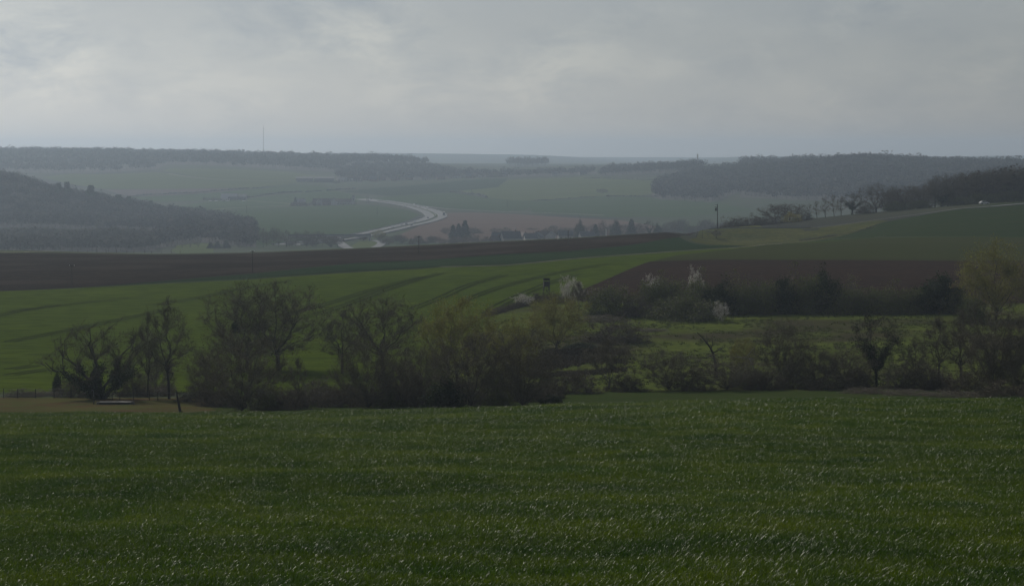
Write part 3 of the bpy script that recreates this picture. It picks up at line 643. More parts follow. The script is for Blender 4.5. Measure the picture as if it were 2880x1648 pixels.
arch('yellowbush', 250, 'dome', 4.5, 6, 10, 5, 240, 6, .5, .02, (M_bark, M_twigo, M_yel), leaf=7000, leafsize=.16, leafspread=.2, fork=.0, up=.2)
arch('gnarled', 260, 'round', 9, 11.5, 8, 6, 260, 17, .55, .025, (M_bark, M_twig), fork=.0, trunk_r=.05, low=.22, up=.1, crook=.055, shell=.6, lumpy=.28, clad=(11000, .36, .26))
arch('palestem', 270, 'egg', 7, 6, 6, 5, 220, 15, .5, .023, (M_barkp, M_twigg, M_budb), leaf=2000, leafsize=.1, fork=.12, trunk_r=.018, low=.35, up=.3)
for i in range(2):
    arch('poplar%d' % i, 280+i, 'egg', 12, 4.2, 6, 5, 150, 13, .55, .028, (M_barkp if i else M_bark, M_twigg), fork=.3, trunk_r=.012, low=.14, up=.8, sub=1)
arch('ivytree', 290, 'round', 11, 8, 7, 5, 240, 13, .55, .026, (M_bark, M_twig, M_ivy), leaf=1500, leafsize=.2, fork=.3, trunk_r=.02, low=.3, up=.35, clad=(9000, .5, .28))

def conifer(name, seed, rows, H=14.0, wide=.22, umbrella=False):
    r = np.random.default_rng(seed); parts = []; thick = [[0, 0, -.5, 0, 0, H*.98, H*.016, .03]]; P = []; S = []
    for k in range(rows):
        t = k/(rows-1)
        if umbrella: z = H*(.62 + .36*t); R = H*wide*(1.0 - .55*t**2)*r.uniform(.6, 1.1); nb = 7
        else: z = H*(.10 + .88*t); R = H*wide*(1-t)**.85*r.uniform(.75, 1.2) + .25; nb = 8
        ph = r.random()*6.28
        for j in range(nb):
            a = ph + 6.28*j/nb + r.normal()*.2; Rb = R*r.uniform(.7, 1.15); e = np.array([math.cos(a)*Rb, math.sin(a)*Rb, z + (-.18*Rb if not umbrella else .1*Rb)]); o = np.array([0, 0, z - (.25*Rb if umbrella else 0)])
            thick.append([*o, *e, .05, .02]); m = int(16 + 26*Rb/(H*wide)); u = r.random(m)[:, None]**.6
            P.append(o*(1-u) + e*u + r.normal(size=(m, 3))*np.array([.3, .3, .16])); S.append(np.full(m, .55 + .3*(1-t)))
    P = np.concatenate(P); S = np.concatenate(S); cvx, cf = flecks(P, .85, r, 1.5)
    rad = np.percentile(np.hypot(cvx[:, 0], cvx[:, 1]), 98); sc = np.array([.5/rad, .5/rad, 1/cvx[:, 2].max()])
    tv, tf = tubes(thick, 5); ARCH[name] = (mesh_np('trunk', tv*sc, tf, [M_bark]), mesh_np('crown', cvx*sc, cf, [M_need]))
conifer('spruce0', 300, 17, wide=.27); conifer('spruce1', 301, 14, wide=.32); conifer('pine', 302, 6, H=12, wide=.34, umbrella=True)

NAMES = dict(broad='bare_tree', upright='bare_tree', willow='willow', golden='golden_willow', bush='bush', thicket='hedge_bush', ivybush='ivy_bush', blossom='blossom_bush', flecked='blossom_bush', yellowbush='yellow_bush',
             gnarled='gnarled_tree', palestem='pale_tree', poplar='slender_tree', ivytree='ivy_tree', spruce='conifer', pine='pine_tree')
trng = random.Random(5)
def tree(kind, px, top, wpx, d, label, cat='tree', group=None, name=None, base=None, depth=1.0, rot=None):
    """a tree whose foot stands on the ground at distance d (or at pixel row base) and whose top reaches pixel row top"""
    if base is not None: f = hit(px, base, d if d else 195.0); d = f.y
    else: f = at(px, d)
    h = ((HZ - top)/F*d - f.z)*1.05; w = wpx/F*d*1.08
    e = empty(name or NAMES[kind.rstrip('0123456789')], f, trng.random()*6.28 if rot is None else rot)
    e.scale = (w, w*depth, h)
    for part, me in zip(('trunk', 'crown'), ARCH[kind]): obj(part, me, e)
    tag(e, label, cat, group)
    return e

# the row of trees and bushes along the stream
GR = 'trees and bushes of the stream hedgerow'
T = [
 ('gnarled', 285, 905, 285, 250, 'gnarled many-stemmed tree with ivy-clad trunks behind the low slab'),
 ('upright0', 415, 880, 75, 253, 'thin crooked young tree beside the tall upright tree'),
 ('upright1', 475, 850, 150, 250, 'tall upright bare tree with one straight dark trunk'),
 ('flecked', 440, 985, 110, 264, 'pale blossoming shrub behind the tall upright tree', 'shrub'),
 ('bush0', 66, 1090, 110, 254, 'low bramble clump by the wire fence posts', 'bush'),
 ('bush1', 130, 1096, 90, 256, 'small bramble tuft at the end of the wire fence', 'bush'),
 ('bush2', 205, 1058, 110, 254, 'bramble mound at the foot of the gnarled tree', 'bush'),
 ('bush0', 370, 1035, 110, 256, 'dense dark shrub between the gnarled tree and the thin tree', 'bush'),
 ('bush1', 440, 1080, 120, 257, 'low scrub around the foot of the tall upright tree', 'bush'),
 ('ivybush0', 160, 1040, 24, 262, 'narrow dark column of ivy standing alone by the field', 'shrub'),
 ('broad1', 690, 792, 260, 302, 'large round bare tree carrying a dark mistletoe ball'),
 ('broad0', 785, 800, 300, 300, 'broad bare tree with long low boughs sweeping to one side'),
 ('willow0', 680, 930, 285, 224, 'wide brownish willow fanning out from its foot at the wheat edge'),
 ('willow1', 585, 985, 130, 240, 'slimmer willow shrub tucked against the wide brownish willow', 'bush'),
 ('upright2', 838, 1005, 60, 232, 'sparse thin sapling among the pale blossom thorns'),
 ('flecked', 880, 1062, 150, 236, 'grey blossoming thorn bush next to the thin sapling', 'shrub'),
 ('bush2', 960, 1075, 150, 233, 'low dark thorn bush with faint blossom at the wheat edge', 'bush'),
 ('bush0', 810, 1085, 130, 229, 'dark bramble heap beside the wide brownish willow', 'bush'),
 ('broad2', 1075, 832, 270, 290, 'dense round bare tree with several dark trunks'),
 ('upright0', 962, 872, 140, 294, 'small crooked tree leaning away from the dense round tree'),
 ('willow2', 1035, 952, 200, 228, 'twiggy olive willow in front of the dense round tree'),
 ('willow3', 1130, 1000, 150, 231, 'short willow squeezed between two larger willows', 'bush'),
 ('golden0', 1290, 842, 225, 274, 'pale golden willow with a broad feathery crown'),
 ('willow1', 1325, 938, 250, 226, 'big grey willow fan growing below the pale golden willow'),
 ('ivybush1', 1245, 1062, 105, 223.5, 'very dark ivy-covered bush at the wheat edge', 'bush'),
 ('willow2', 1190, 965, 150, 240, 'thin willow behind the very dark ivy-covered bush', 'bush'),
 ('willow0', 1470, 935, 230, 224, 'brown willow thicket beside the start of the grass strip'),
 ('ivybush0', 1556, 1110, 70, 222, 'small black-green bush at the corner of the grass strip', 'bush'),
 ('golden1', 1445, 900, 135, 262, 'faint yellow willow shrub rising behind the brown willow thicket'),
 ('golden2', 1565, 832, 172, 330, 'golden willow standing alone on the meadow below the hunting hide'),
 ('bush1', 1725, 886, 195, 345, 'wide purplish dome of thorn on the meadow', 'bush'),
 ('palestem', 1712, 955, 160, 262, 'small tree with pale forked stems at the grass strip'),
 ('bush2', 1612, 1030, 160, 254, 'dark tangled bush behind the corner of the grass strip', 'bush'),
 ('bush0', 1760, 1040, 120, 257, 'round twiggy bush beside the pale forked tree', 'bush'),
 ('willow3', 1880, 985, 170, 258, 'bush of upright rods growing at the edge of the grass strip', 'bush'),
 ('bush1', 1950, 1030, 110, 257, 'low brown bush between two bushes of upright rods', 'bush'),
 ('willow0', 2045, 1000, 195, 258, 'second bush of upright rods under the dead fallen tree', 'bush'),
 ('golden0', 2092, 955, 90, 288, 'small yellowish willow shrub beside the dead white branches', 'bush'),
 ('willow1', 2205, 905, 160, 264, 'tall thin willow with many fine stems on the meadow edge'),
 ('bush2', 2150, 1030, 120, 258, 'dark brush beneath the tall thin willow', 'bush'),
 ('willow2', 2290, 975, 150, 262, 'leaning willow scrub next to the tall thin willow', 'bush'),
 ('willow3', 2385, 975, 170, 262, 'brown willow scrub on the way to the ivy-trunked tree', 'bush'),
 ('bush0', 2330, 1045, 150, 257, 'thick shadowy brush at the foot of the willow scrub', 'bush'),
 ('ivytree', 2465, 885, 150, 264, 'bare tree with an ivy-clad trunk above the bushes'),
 ('flecked', 2525, 1010, 120, 258, 'pale flecked shrub beside the ivy-trunked tree', 'shrub'),
 ('upright1', 2572, 955, 90, 264, 'short bare tree leaning over the pale flecked shrub'),
 ('bush1', 2595, 1010, 150, 258, 'broad dark bush under the thin twin trees', 'bush'),
 ('upright2', 2640, 888, 110, 268, 'thin bare tree with a forked top, one of two'),
 ('upright0', 2705, 872, 130, 266, 'thin straight bare tree before the big scrub mass'),
 ('flecked', 2650, 1030, 70, 256, 'whitish flowering shrub at the foot of the thin trees', 'shrub'),
 ('willow0', 2800, 862, 230, 252, 'huge tangled willow scrub at the end of the hedgerow'),
 ('willow2', 2870, 940, 200, 250, 'brown scrub leaning out beyond the huge tangled willow', 'bush'),
 ('bush2', 2720, 1030, 150, 250, 'bramble slope below the huge tangled willow', 'bush'),
 ('bush0', 2440, 1088, 150, 249, 'low dry bramble bank along the grass strip', 'bush'),
 ('bush1', 2560, 1095, 160, 245, 'sprawling dry brambles near the wheat edge', 'bush'),
 ('bush2', 2690, 1098, 170, 240, 'bramble heap spilling onto the wheat edge', 'bush'),
 ('bush0', 2830, 1060, 170, 238, 'tall bramble heap under the leaning scrub', 'bush'),
 ('golden1', 2800, 688, 200, 385, 'tall golden willow standing at the end of the dark hedge'),
 ('thicket1', 2738, 825, 85, 378, 'small leafy bush at the foot of the tall golden willow', 'bush'),
]
for t in T: tree(*t[:5], t[5], t[6] if len(t) > 6 else 'tree', GR)
for k, (px, d) in enumerate([(560,246),(625,236),(745,229),(790,236),(905,241),(990,240),(1075,230),(1110,238),(1165,232),(1280,236),(1385,231),(1420,238),(1510,236),(1545,244),(2110,262),(2245,260),(2420,260),(2640,258)]):
    g_ = at(px, d); tree(['bush0', 'bush2', 'thicket1', 'bush1'][k % 4], px, HZ - F*(g_.z + trng.uniform(2.2, 3.6))/d, trng.uniform(95, 135), d, 'low tangled undergrowth filling the foot of the stream hedgerow', 'scrub', 'undergrowth of the hedgerow', name='scrub_bush')
# the dark hedge across the meadow
GH = 'bushes of the dark hedge'
for t in [
 ('thicket0', 1715, 792, 150, 398, 'domed hedge bush at the open end of the dark hedge'), ('bush1', 1795, 826, 100, 394, 'low hedge bush next to the domed end bush'),
 ('thicket1', 1835, 782, 110, 402, 'hedge bush with a white sprig at its side'), ('thicket2', 1925, 812, 190, 388, 'biggest round bush bulging out of the dark hedge onto the meadow'),
 ('thicket0', 1880, 772, 130, 404, 'hedge bush behind the biggest round bush'), ('thicket1', 1965, 776, 120, 404, 'hedge bush below the bright white blossom'),
 ('ivybush0', 2025, 786, 110, 400, 'dark leafy hedge bush behind the lone blossoming thorn'), ('thicket2', 2085, 776, 130, 400, 'shadowy hedge bush between two blossoming tops'),
 ('thicket0', 2150, 780, 120, 400, 'hedge bush under the broad flecked blossom'), ('ivybush1', 2205, 778, 110, 402, 'dark green hedge bush before the tall ivy clump'),
 ('thicket1', 2262, 762, 120, 402, 'tall leafy hedge bush leaning to the ivy clump'), ('ivybush0', 2322, 755, 105, 404, 'tallest dark ivy clump of the hedge'),
 ('thicket2', 2390, 790, 140, 400, 'hedge bush with flecks of blossom on its shoulder'), ('thicket0', 2470, 798, 140, 400, 'low sprawling bush in the shady part of the hedge'),
 ('thicket1', 2550, 802, 130, 400, 'rounded shady hedge bush with a single white sprig'), ('ivybush1', 2640, 768, 160, 402, 'bulky dark ivy mass closing the hedge'),
 ('thicket2', 2696, 800, 90, 398, 'last small hedge bush beside the tall golden willow')]: tree(*t[:5], t[5], 'bush', GH, name='hedge_bush')
GB = 'white blossoming thorns'
for t in [
 ('blossom0', 1607, 785, 62, 425, 'white blossoming thorn tree beside the hunting hide', 'thorn_tree'), ('blossom1', 1474, 830, 62, 420, 'half-open blossoming thorn on the bank below the hide', 'thorn_tree'),
 ('blossom0', 1836, 783, 48, 409, 'small white sprig showing in the first part of the hedge', 'thorn_tree'), ('blossom1', 1956, 765, 46, 410, 'bright white blossom topping the dark hedge', 'thorn_tree'),
 ('blossom0', 2026, 854, 42, 383, 'lone white blossoming thorn in front of the dark hedge', 'thorn_tree'), ('flecked', 2128, 770, 74, 409, 'broad thinly flecked blossom on top of the hedge', 'thorn_tree'),
 ('flecked', 2385, 784, 60, 408, 'sparse blossom beyond the tall ivy clump', 'thorn_tree'), ('flecked', 2492, 806, 40, 406, 'tiny blossom spray in the shady hedge', 'thorn_tree')]: tree(*t[:5], t[5], 'blossom tree', GB, name=t[6])
for t in [
 ('bush0', 1830, 922, 100, 365, 'flat bramble patch in the middle of the meadow'), ('bush2', 1690, 884, 150, 385, 'russet bramble bank under the hedge end'), ('ivybush1', 1640, 962, 95, 335, 'dark low shrub at the foot of the purplish dome'),
 ('bush1', 1420, 868, 70, 412, 'shrub halfway along the grassy field bank'), ('bush0', 1518, 818, 60, 432, 'scrub at the foot of the hunting hide'), ('bush2', 1562, 818, 70, 430, 'scrub between the hide and the white thorn'),
 ('palestem', 1628, 795, 50, 400, 'thin pale sapling in front of the white thorn tree')]: tree(*t[:5], t[5], 'bush', 'scrub on the meadow')
for k in range(16):
    p = hit(1368 + k*11.5 + trng.uniform(-4, 4), 890 - k*3.4, 200); o = tree('bush%d' % (k % 3), 1440 + F*p.x/p.y, 425 - F*(p.z + trng.uniform(.7, 1.6))/p.y, trng.uniform(28, 44), p.y, 'low tuft of bramble along the bank below the hunting hide', 'bramble', 'brambles of the field bank', name='bramble')
# mistletoe in the big tree
P = at(690, 302); mi = tree('ivybush0', 663, 898, 24, 299, 'dark mistletoe ball hanging in the large round bare tree', 'mistletoe', name='mistletoe'); mi.location.z = -(934-HZ)/F*299; mi.scale.z = 36/F*299

# trees on the right-hand ridge behind the road
GD = 'trees on the ridge behind the road'
for t in [
 ('bush0', 2062, 608, 70, 925, 'brown thicket behind the road railing', 'bush'), ('bush1', 2110, 603, 90, 930, 'wide brown thicket next to the railing thicket', 'bush'), ('bush2', 2150, 606, 70, 932, 'thicket before the pair of frosty bare trees', 'bush'),
 ('broad0', 2182, 576, 80, 945, 'frosty grey bare tree, the first of a pair'), ('broad2', 2222, 572, 84, 950, 'round bare tree over the yellow shrub'), ('yellowbush', 2226, 597, 62, 938, 'bright yellow flowering shrub by the road', 'shrub'),
 ('flecked', 2185, 606, 56, 938, 'grey-white shrub under the frosty bare tree', 'shrub'), ('poplar0', 2276, 572, 20, 948, 'very thin bare pole tree'), ('bush1', 2262, 595, 50, 945, 'small scrub after the yellow shrub', 'bush'),
 ('poplar1', 2298, 568, 34, 950, 'slender bare tree, first of the open row'), ('poplar0', 2322, 553, 34, 950, 'slender bare tree, second of the open row'), ('poplar1', 2346, 550, 36, 952, 'slender bare tree, third of the open row'),
 ('poplar0', 2366, 553, 34, 953, 'slender bare tree, last of the open row'), ('ivytree', 2396, 546, 50, 953, 'ivy-footed tree beside the slender row'), ('broad1', 2466, 516, 92, 955, 'big rounded bare tree standing out on the ridge'),
 ('bush2', 2432, 572, 60, 953, 'scrub between the ivy-footed tree and the big rounded tree', 'bush'), ('thicket0', 2520, 562, 70, 955, 'leafy scrub beside the big rounded tree', 'bush'),
 ('broad2', 2545, 520, 80, 958, 'dense bare tree right of the big rounded tree'), ('broad0', 2596, 524, 70, 960, 'lower bare tree in the ridge row'), ('upright1', 2630, 498, 60, 965, 'tall open bare tree in the ridge row'),
 ('broad1', 2665, 488, 80, 968, 'tall spreading bare tree with pale limbs'), ('broad2', 2722, 482, 84, 972, 'crowned bare tree over the wood edge'), ('broad0', 2780, 474, 90, 976, 'large dark tree at the edge of the ridge wood'),
 ('broad1', 2825, 470, 80, 980, 'dark tree inside the ridge wood'), ('broad2', 2866, 466, 90, 982, 'outermost dark tree of the ridge wood'), ('ivytree', 2650, 524, 60, 962, 'ivy-clad tree under the tall spreading tree'),
 ('thicket1', 2580, 560, 80, 956, 'undergrowth below the lower bare tree', 'bush'), ('thicket2', 2690, 545, 100, 965, 'undergrowth of the ridge wood edge', 'bush'), ('thicket0', 2760, 538, 110, 970, 'dark undergrowth by the white parked car', 'bush'), ('thicket1', 2840, 532, 110, 974, 'dark undergrowth under the outermost tree', 'bush')]:
    tree(t[0], t[1], t[2], t[3]*(1.0 if len(t) > 6 else 0.9 if 'poplar' in t[0] else 1.3), t[4], t[5], t[6] if len(t) > 6 else 'tree', GD)
for k, (px, top) in enumerate([(2500,538),(2522,530),(2572,528),(2615,512),(2646,500),(2690,494),(2706,490),(2750,484),(2765,486),(2800,476),(2845,472)]):
    tree(['broad0', 'broad2', 'upright1', 'broad1'][k % 4], px, top, 84, 1000 + k*3, 'bare tree of the second rank along the ridge wood', 'tree', 'second rank of the ridge trees')
tree('palestem', 2014, 648, 34, 832, 'small bare tree on the face of the embankment', 'tree'); tree('ivybush1', 1905, 667, 18, 808, 'round black bush at the toe of the embankment', 'bush')
for k in range(9): tree('thicket%d' % (k % 3), 2270 + k*24, 672 - 2.9*k - trng.uniform(0, 4), 44, 818 + k*1.5, 'dark scrub patch added to deepen the shade of the embankment', 'scrub', 'added scrub on the embankment', name='scrub')  # dark bushes added to carry the shade on this face of the bank
# ------------------------------------------------------------------ the valley beyond the ridge
GV = 'bare trees on the valley floor'
vr = random.Random(9)
def far_tree(kind, px, top, wpx, d, label, group, cat='tree', name=None): return tree(kind, px, top, wpx, d, label, cat, group, name)
for px, top, w, d in [(592,682,22,1640),(612,679,24,1640),(636,676,26,1640)]: far_tree('spruce0' if px != 612 else 'spruce1', px, top, w, d, 'dark conifer of the close trio behind the ploughed ridge', 'conifer trio')
for px, top, w, d in [(1274,634,26,1800),(1290,630,28,1815),(1308,622,34,1805)]: far_tree('spruce1' if px == 1290 else 'spruce0', px, top, w, d, 'dark conifer of the village trio below the brown field', 'village conifer trio')
for k, (px, top, w, d) in enumerate([(1630,616,28,1800),(1675,632,22,1790),(1695,619,24,1830),(1732,618,34,1800),(1776,618,28,1810),(1800,628,30,1800),(1826,622,26,1830),(1850,628,26,1840)]):
    far_tree(('ivybush0','spruce1','broad1','ivybush1','spruce1','broad1','ivytree','ivybush1')[k], px, top, w*(1.0, 1.35, 1.2, 1.0, 1.4, 1.2, 1.2, 1.1)[k], d, 'dark tall tree of the long village row above the ploughed ridge', 'tall village trees')
for px, top, w, d, kd in [(1065,648,40,1770,'golden1'),(1022,662,30,1760,'willow1')]: far_tree(kd, px, top, w, d, 'pale round willow beside the slip road' if px == 1065 else 'small round willow by the motorway verge', 'willows at the junction')
tree('broad1', 1695, 530, 16, 3080, 'bare tree of the clump on the pale slope', 'tree', 'clump on the pale slope'); tree('broad2', 1684, 531, 16, 3085, 'bare tree of the clump on the pale slope', 'tree', 'clump on the pale slope'); tree('broad0', 1704, 532, 16, 3082, 'bare tree of the clump on the pale slope', 'tree', 'clump on the pale slope'); tree('bush0', 1601, 565, 6, 2930, 'single tiny bush on the pale slope', 'bush')
# poplars and bare trees right behind the crest
for px in (470,482,494,505,513,522,535,548,558): far_tree('poplar%d' % vr.randint(0, 1), px, vr.uniform(664, 676), vr.uniform(12, 18), vr.uniform(1640, 1700), 'slender pale poplar standing before the sunlit paddock', 'poplars by the paddock')
for px in list(range(655, 950, 10)): far_tree(vr.choice(['broad0','upright1','broad2','upright0','willow2']), px + vr.uniform(-6, 6), vr.uniform(638, 672) + (8 if px > 800 else -4), vr.uniform(24, 40), vr.uniform(1640, 1760), 'bare grey tree of the belt hiding the motorway bridge', 'tree belt at the bridge')
for px in list(range(1075, 1400, 12)): far_tree(vr.choice(['bush0','willow1','bush2','broad2']), px + vr.uniform(-6, 6), vr.uniform(660, 676), vr.uniform(24, 38), vr.uniform(1660, 1740), 'bare shrub of the scrub between the junction and the village', 'scrub by the junction', 'bush')
for px in list(range(1255, 1930, 11)): far_tree(vr.choice(['broad0','broad2','willow1','bush1','upright2','willow3']), px + vr.uniform(-7, 7), vr.uniform(634, 660) - (6 if px > 1560 else 0), vr.uniform(26, 46), vr.uniform(1830, 1980), 'bare tree rising behind the village roofs', 'bare village trees')
for px in list(range(1880, 2060, 14)): far_tree(vr.choice(['broad0','broad1','willow2','thicket1']), px + vr.uniform(-6, 6), vr.uniform(612, 636), vr.uniform(34, 50), vr.uniform(1850, 2000), 'bare tree of the valley wood behind the embankment', 'valley wood behind the embankment')
# pines along the edge of the wooded hill
for px, top, w, d, lb in [(165,516,22,2330,'umbrella pine, first of the close pair on the wooded hill'),(188,514,24,2335,'umbrella pine, second of the close pair on the wooded hill'),(255,523,30,2340,'flat-topped pine standing clear on the wooded hill edge'),(333,549,26,2350,'low spreading pine on the falling hill edge'),(362,553,20,2350,'small spreading pine after the low pine'),(425,566,16,2350,'last pine down the wooded hill edge')]: tree('pine', px, top, w, d, lb, 'pine tree', 'pines on the wooded hill')
tree('spruce1', 522, 583, 16, 2330, 'dark round evergreen at the end of the wooded hill', 'tree')

# woods: masses of crowns
M_wood = mat('wood_twigs', (0.05, 0.043, 0.037), (0.07, 0.06, 0.05), 0.06, 0.95, spec=0.1, fine=(0.03, 0.03, 0.024), fscale=0.09, patch=(0.1, 0.088, 0.066), pscale=0.035)
M_woodp = mat('pale_wood_twigs', (0.11, 0.1, 0.07), (0.085, 0.08, 0.06), 0.02, 0.95, spec=0.1)
def wood(pts, label, h, gap, tris, m, dmin=1250.0, size=1.3, seed=1, floor=True, world_pts=False, stuff_name='wood', wide=0.5):
    r = np.random.default_rng(seed)
    W = np.array([(p[0], p[1]) for p in pts]) if world_pts else np.array([(w.x, w.y) for w in (at(p[0], p[1]) for p in pts)])
    lo, hi = W.min(0), W.max(0)
    g = np.stack(np.meshgrid(np.arange(lo[0], hi[0], gap), np.arange(lo[1], hi[1], gap)), -1).reshape(-1, 2); g = g + r.uniform(-.45, .45, g.shape)*gap
    ins = np.zeros(len(g), bool)
    for i in range(len(W)):
        (x1, y1), (x2, y2) = W[i], W[(i+1) % len(W)]; c = (y1 > g[:, 1]) != (y2 > g[:, 1]); ins ^= c & (g[:, 0] < (x2-x1)*(g[:, 1]-y1)/((y2-y1) if y2 != y1 else 1e-9)+x1)
    g = g[ins]; n = len(g); H = h*r.uniform(.66, 1.1, n)*(1 + .28*(r.random(n) > .93)); R = H*wide*r.uniform(.75, 1.15, n); z0 = gz(g[:, 0], g[:, 1])
    # crown: flecks near the skin of an egg shape, with limbs of a trunk below
    H = H*(1 + .16*wob(g[:, 0], g[:, 1], 60)); R = R*(1 + .15*wob(g[:, 0]+50, g[:, 1], 25))
    k = tris; dirs = norm(r.normal(size=(n, k, 3))); dirs[..., 2] = np.abs(dirs[..., 2])*1.25 - .3; dirs = norm(dirs)
    rad = r.uniform(.62, 1.0, (n, k, 1))**.5*(1 + .2*np.sin(dirs[..., :1]*5 + r.uniform(0, 6, (n, 1, 1)))*np.cos(dirs[..., 2:]*6 + r.uniform(0, 6, (n, 1, 1))))
    c = dirs*rad*np.stack([R, R, H*.45], -1)[:, None] + np.stack([g[:, 0], g[:, 1], z0 + H*.55], -1)[:, None]
    P = c.reshape(-1, 3); nn = norm(dirs.reshape(-1, 3) + r.normal(size=P.shape)*.35); a = norm(np.cross(nn, r.normal(size=P.shape))); b = np.cross(nn, a); s = size*r.uniform(.5, 1.4, (len(P), 1))
    v1 = np.stack([P - b*s*.42 - a*s*.5, P + b*s*.42 - a*s*.4, P + a*s*.8 + nn*s*.25], 1).reshape(-1, 3)
    tb = np.stack([g[:, 0], g[:, 1], z0 - 1], -1); w_ = np.array([.22, 0, 0])*h/12
    v2 = np.stack([tb - w_, tb + w_, tb + np.stack([np.zeros(n), np.zeros(n), H*.8], -1)], 1).reshape(-1, 3)
    v = np.concatenate([v1, v2]); o = obj(stuff_name, mesh_np(stuff_name, v, np.arange(len(v)).reshape(-1, 3), [m])); tag(o, label, 'wood', kind='stuff')
    if floor: sheet('wood_floor', [(x, y) for x, y in W], GW, 'dark leaf-strewn ground of ' + label.split(' ', 1)[1], 'ground', 1.4, world_pts=True, step=0.008)
    return o
wood([(-500,2080),(-500,2700),(25,2640),(140,2520),(330,2480),(520,2480),(640,2300),(720,2050),(700,1880),(560,1900),(400,1980),(150,2060)], 'the bare purplish wood covering the hill beyond the ploughed ridge', 10.5, 8.0, 84, M_wood, seed=2, size=1.2)
wood([(-500,1560),(-500,1880),(60,1880),(250,1850),(440,1760),(440,1590),(100,1560)], 'the pale grey copse at the foot of the wooded hill', 10, 7.5, 70, M_woodp, seed=3, size=1.4)
wood([(430,1780),(440,1640),(560,1740),(720,1640),(720,1880),(560,1900)], 'the dim copse closing the valley behind the conifer trio', 10, 9.0, 60, M_wood, seed=4, size=1.4)
wood([(-600,3950),(-600,5300),(300,5300),(800,5000),(1100,4700),(1215,4520),(1195,4330),(1000,4200),(940,3900),(800,3930),(660,3960),(470,4000),(440,3830),(200,3800)], 'the long dark wood along the far ridge', 15, 19.0, 44, M_wood, seed=5, size=2.6)
wood([(945,3560),(950,3900),(1000,4150),(1200,4250),(1290,4000),(1320,3800),(1230,3680),(1100,3600)], 'the village wood spilling down the slope', 11, 15, 44, M_wood, seed=6, size=2.0)
wood([(1432,4950),(1432,5100),(1538,5100),(1538,4950)], 'the small oval copse on the skyline', 19, 14, 60, M_wood, seed=7, size=2.4)
wood([(1300,3800),(1300,3990),(1480,4000),(1680,3990),(1680,3860),(1500,3830)], 'the thin line of trees before the skyline copse', 12, 15, 44, M_wood, seed=8, size=2.0)
wood([(1685,3720),(1700,3990),(1960,3950),(1990,3800),(1960,3640),(1820,3680)], 'the dark copse under the telecom mast', 15, 13, 50, M_wood, seed=9, size=2.0)
wood([(1830,2930),(1850,3250),(1960,3550),(2080,3500),(2080,2900),(2000,2720),(1940,2780),(1860,2850)], 'the hillside wood stepping down to the valley', 14, 12, 54, M_wood, seed=10, size=1.9)
wood([(2080,2780),(2080,3600),(2300,3620),(2400,3560),(2700,3500),(3100,3400),(3100,2500),(2500,2500),(2250,2600)], 'the wide bare wood on the rounded hill', 14, 13.0, 50, M_wood, seed=11, size=2.0)
wood([(2085,3640),(2085,3800),(2290,3800),(2300,3640)], 'the higher copse on the hill with a blunt end', 19, 12, 54, M_wood, seed=12, size=2.2)
wood([(2700,980),(2700,1090),(3300,1120),(3300,960),(2880,985)], 'the dark wood behind the ridge field', 15, 6.0, 110, M_wood, seed=13, size=1.2)

# hedges across the far fields
M_hedge = mat('far_hedge', (0.035, 0.045, 0.028), (0.05, 0.052, 0.035), 0.1, 0.95)
def hedge(pts, label, h=2.6, w=3.0):
    W = [hit(*p, 1250.0) for p in pts]; b = MB(); prev = None; r = random.Random(len(label))
    for a, c in zip(W[:-1], W[1:]):
        n = max(2, int((c-a).length/7)); t = (c-a).normalized(); nn = Vector((-t.y, t.x, 0))
        for k in range(n):
            q = a.lerp(c, (k+.5)/n); q.z = float(gz(q.x, q.y)); L = (c-a).length/n*.62; hh = h*r.uniform(.6, 1.2); ww = w*r.uniform(.7, 1.2)/2
            ring = [q + t*L*math.cos(i*math.pi/3) + nn*ww*math.sin(i*math.pi/3) for i in range(6)]
            b.add([v - Vector((0,0,.4)) for v in ring] + [q + (v-q)*.75 + Vector((0,0,hh*r.uniform(.55,.8))) for v in ring] + [q + Vector((0,0,hh))],
                  [(i, (i+1) % 6, (i+1) % 6+6, i+6) for i in range(6)] + [(i+6, (i+1) % 6+6, 12) for i in range(6)])
    tag(b.build('hedge', M_hedge), label, 'hedge', 'field hedges across the valley')
hedge([(362,554),(430,549),(500,546),(560,543),(640,536),(700,531)], 'upper dark hedge line below the mauve strip')
hedge([(709,531),(770,528)], 'short hedge end beside the long sheds', 2.2)
hedge([(660,561),(700,556),(745,550),(780,545),(850,541)], 'lower dark hedge climbing from the white farm')
hedge([(858,541),(905,538)], 'middle fragment of the lower hedge')
hedge([(918,537),(960,534),(1000,532)], 'last fragment of the lower hedge towards the village')
hedge([(1266,541),(1290,543),(1320,548),(1345,551),(1368,557)], 'curved hedge on the slope above the motorway bend', 4.0, 5.0)
hedge([(1640,503),(1720,504),(1800,507),(1860,510)], 'thin hedge under the dark copse', 3.0)
hedge([(1705,553),(1770,554),(1850,555)], 'hedge running from the tree clump to the hillside wood', 2.4)
hedge([(1500,566),(1560,562),(1640,556),(1680,554)], 'faint hedge leading up to the tree clump', 1.6)

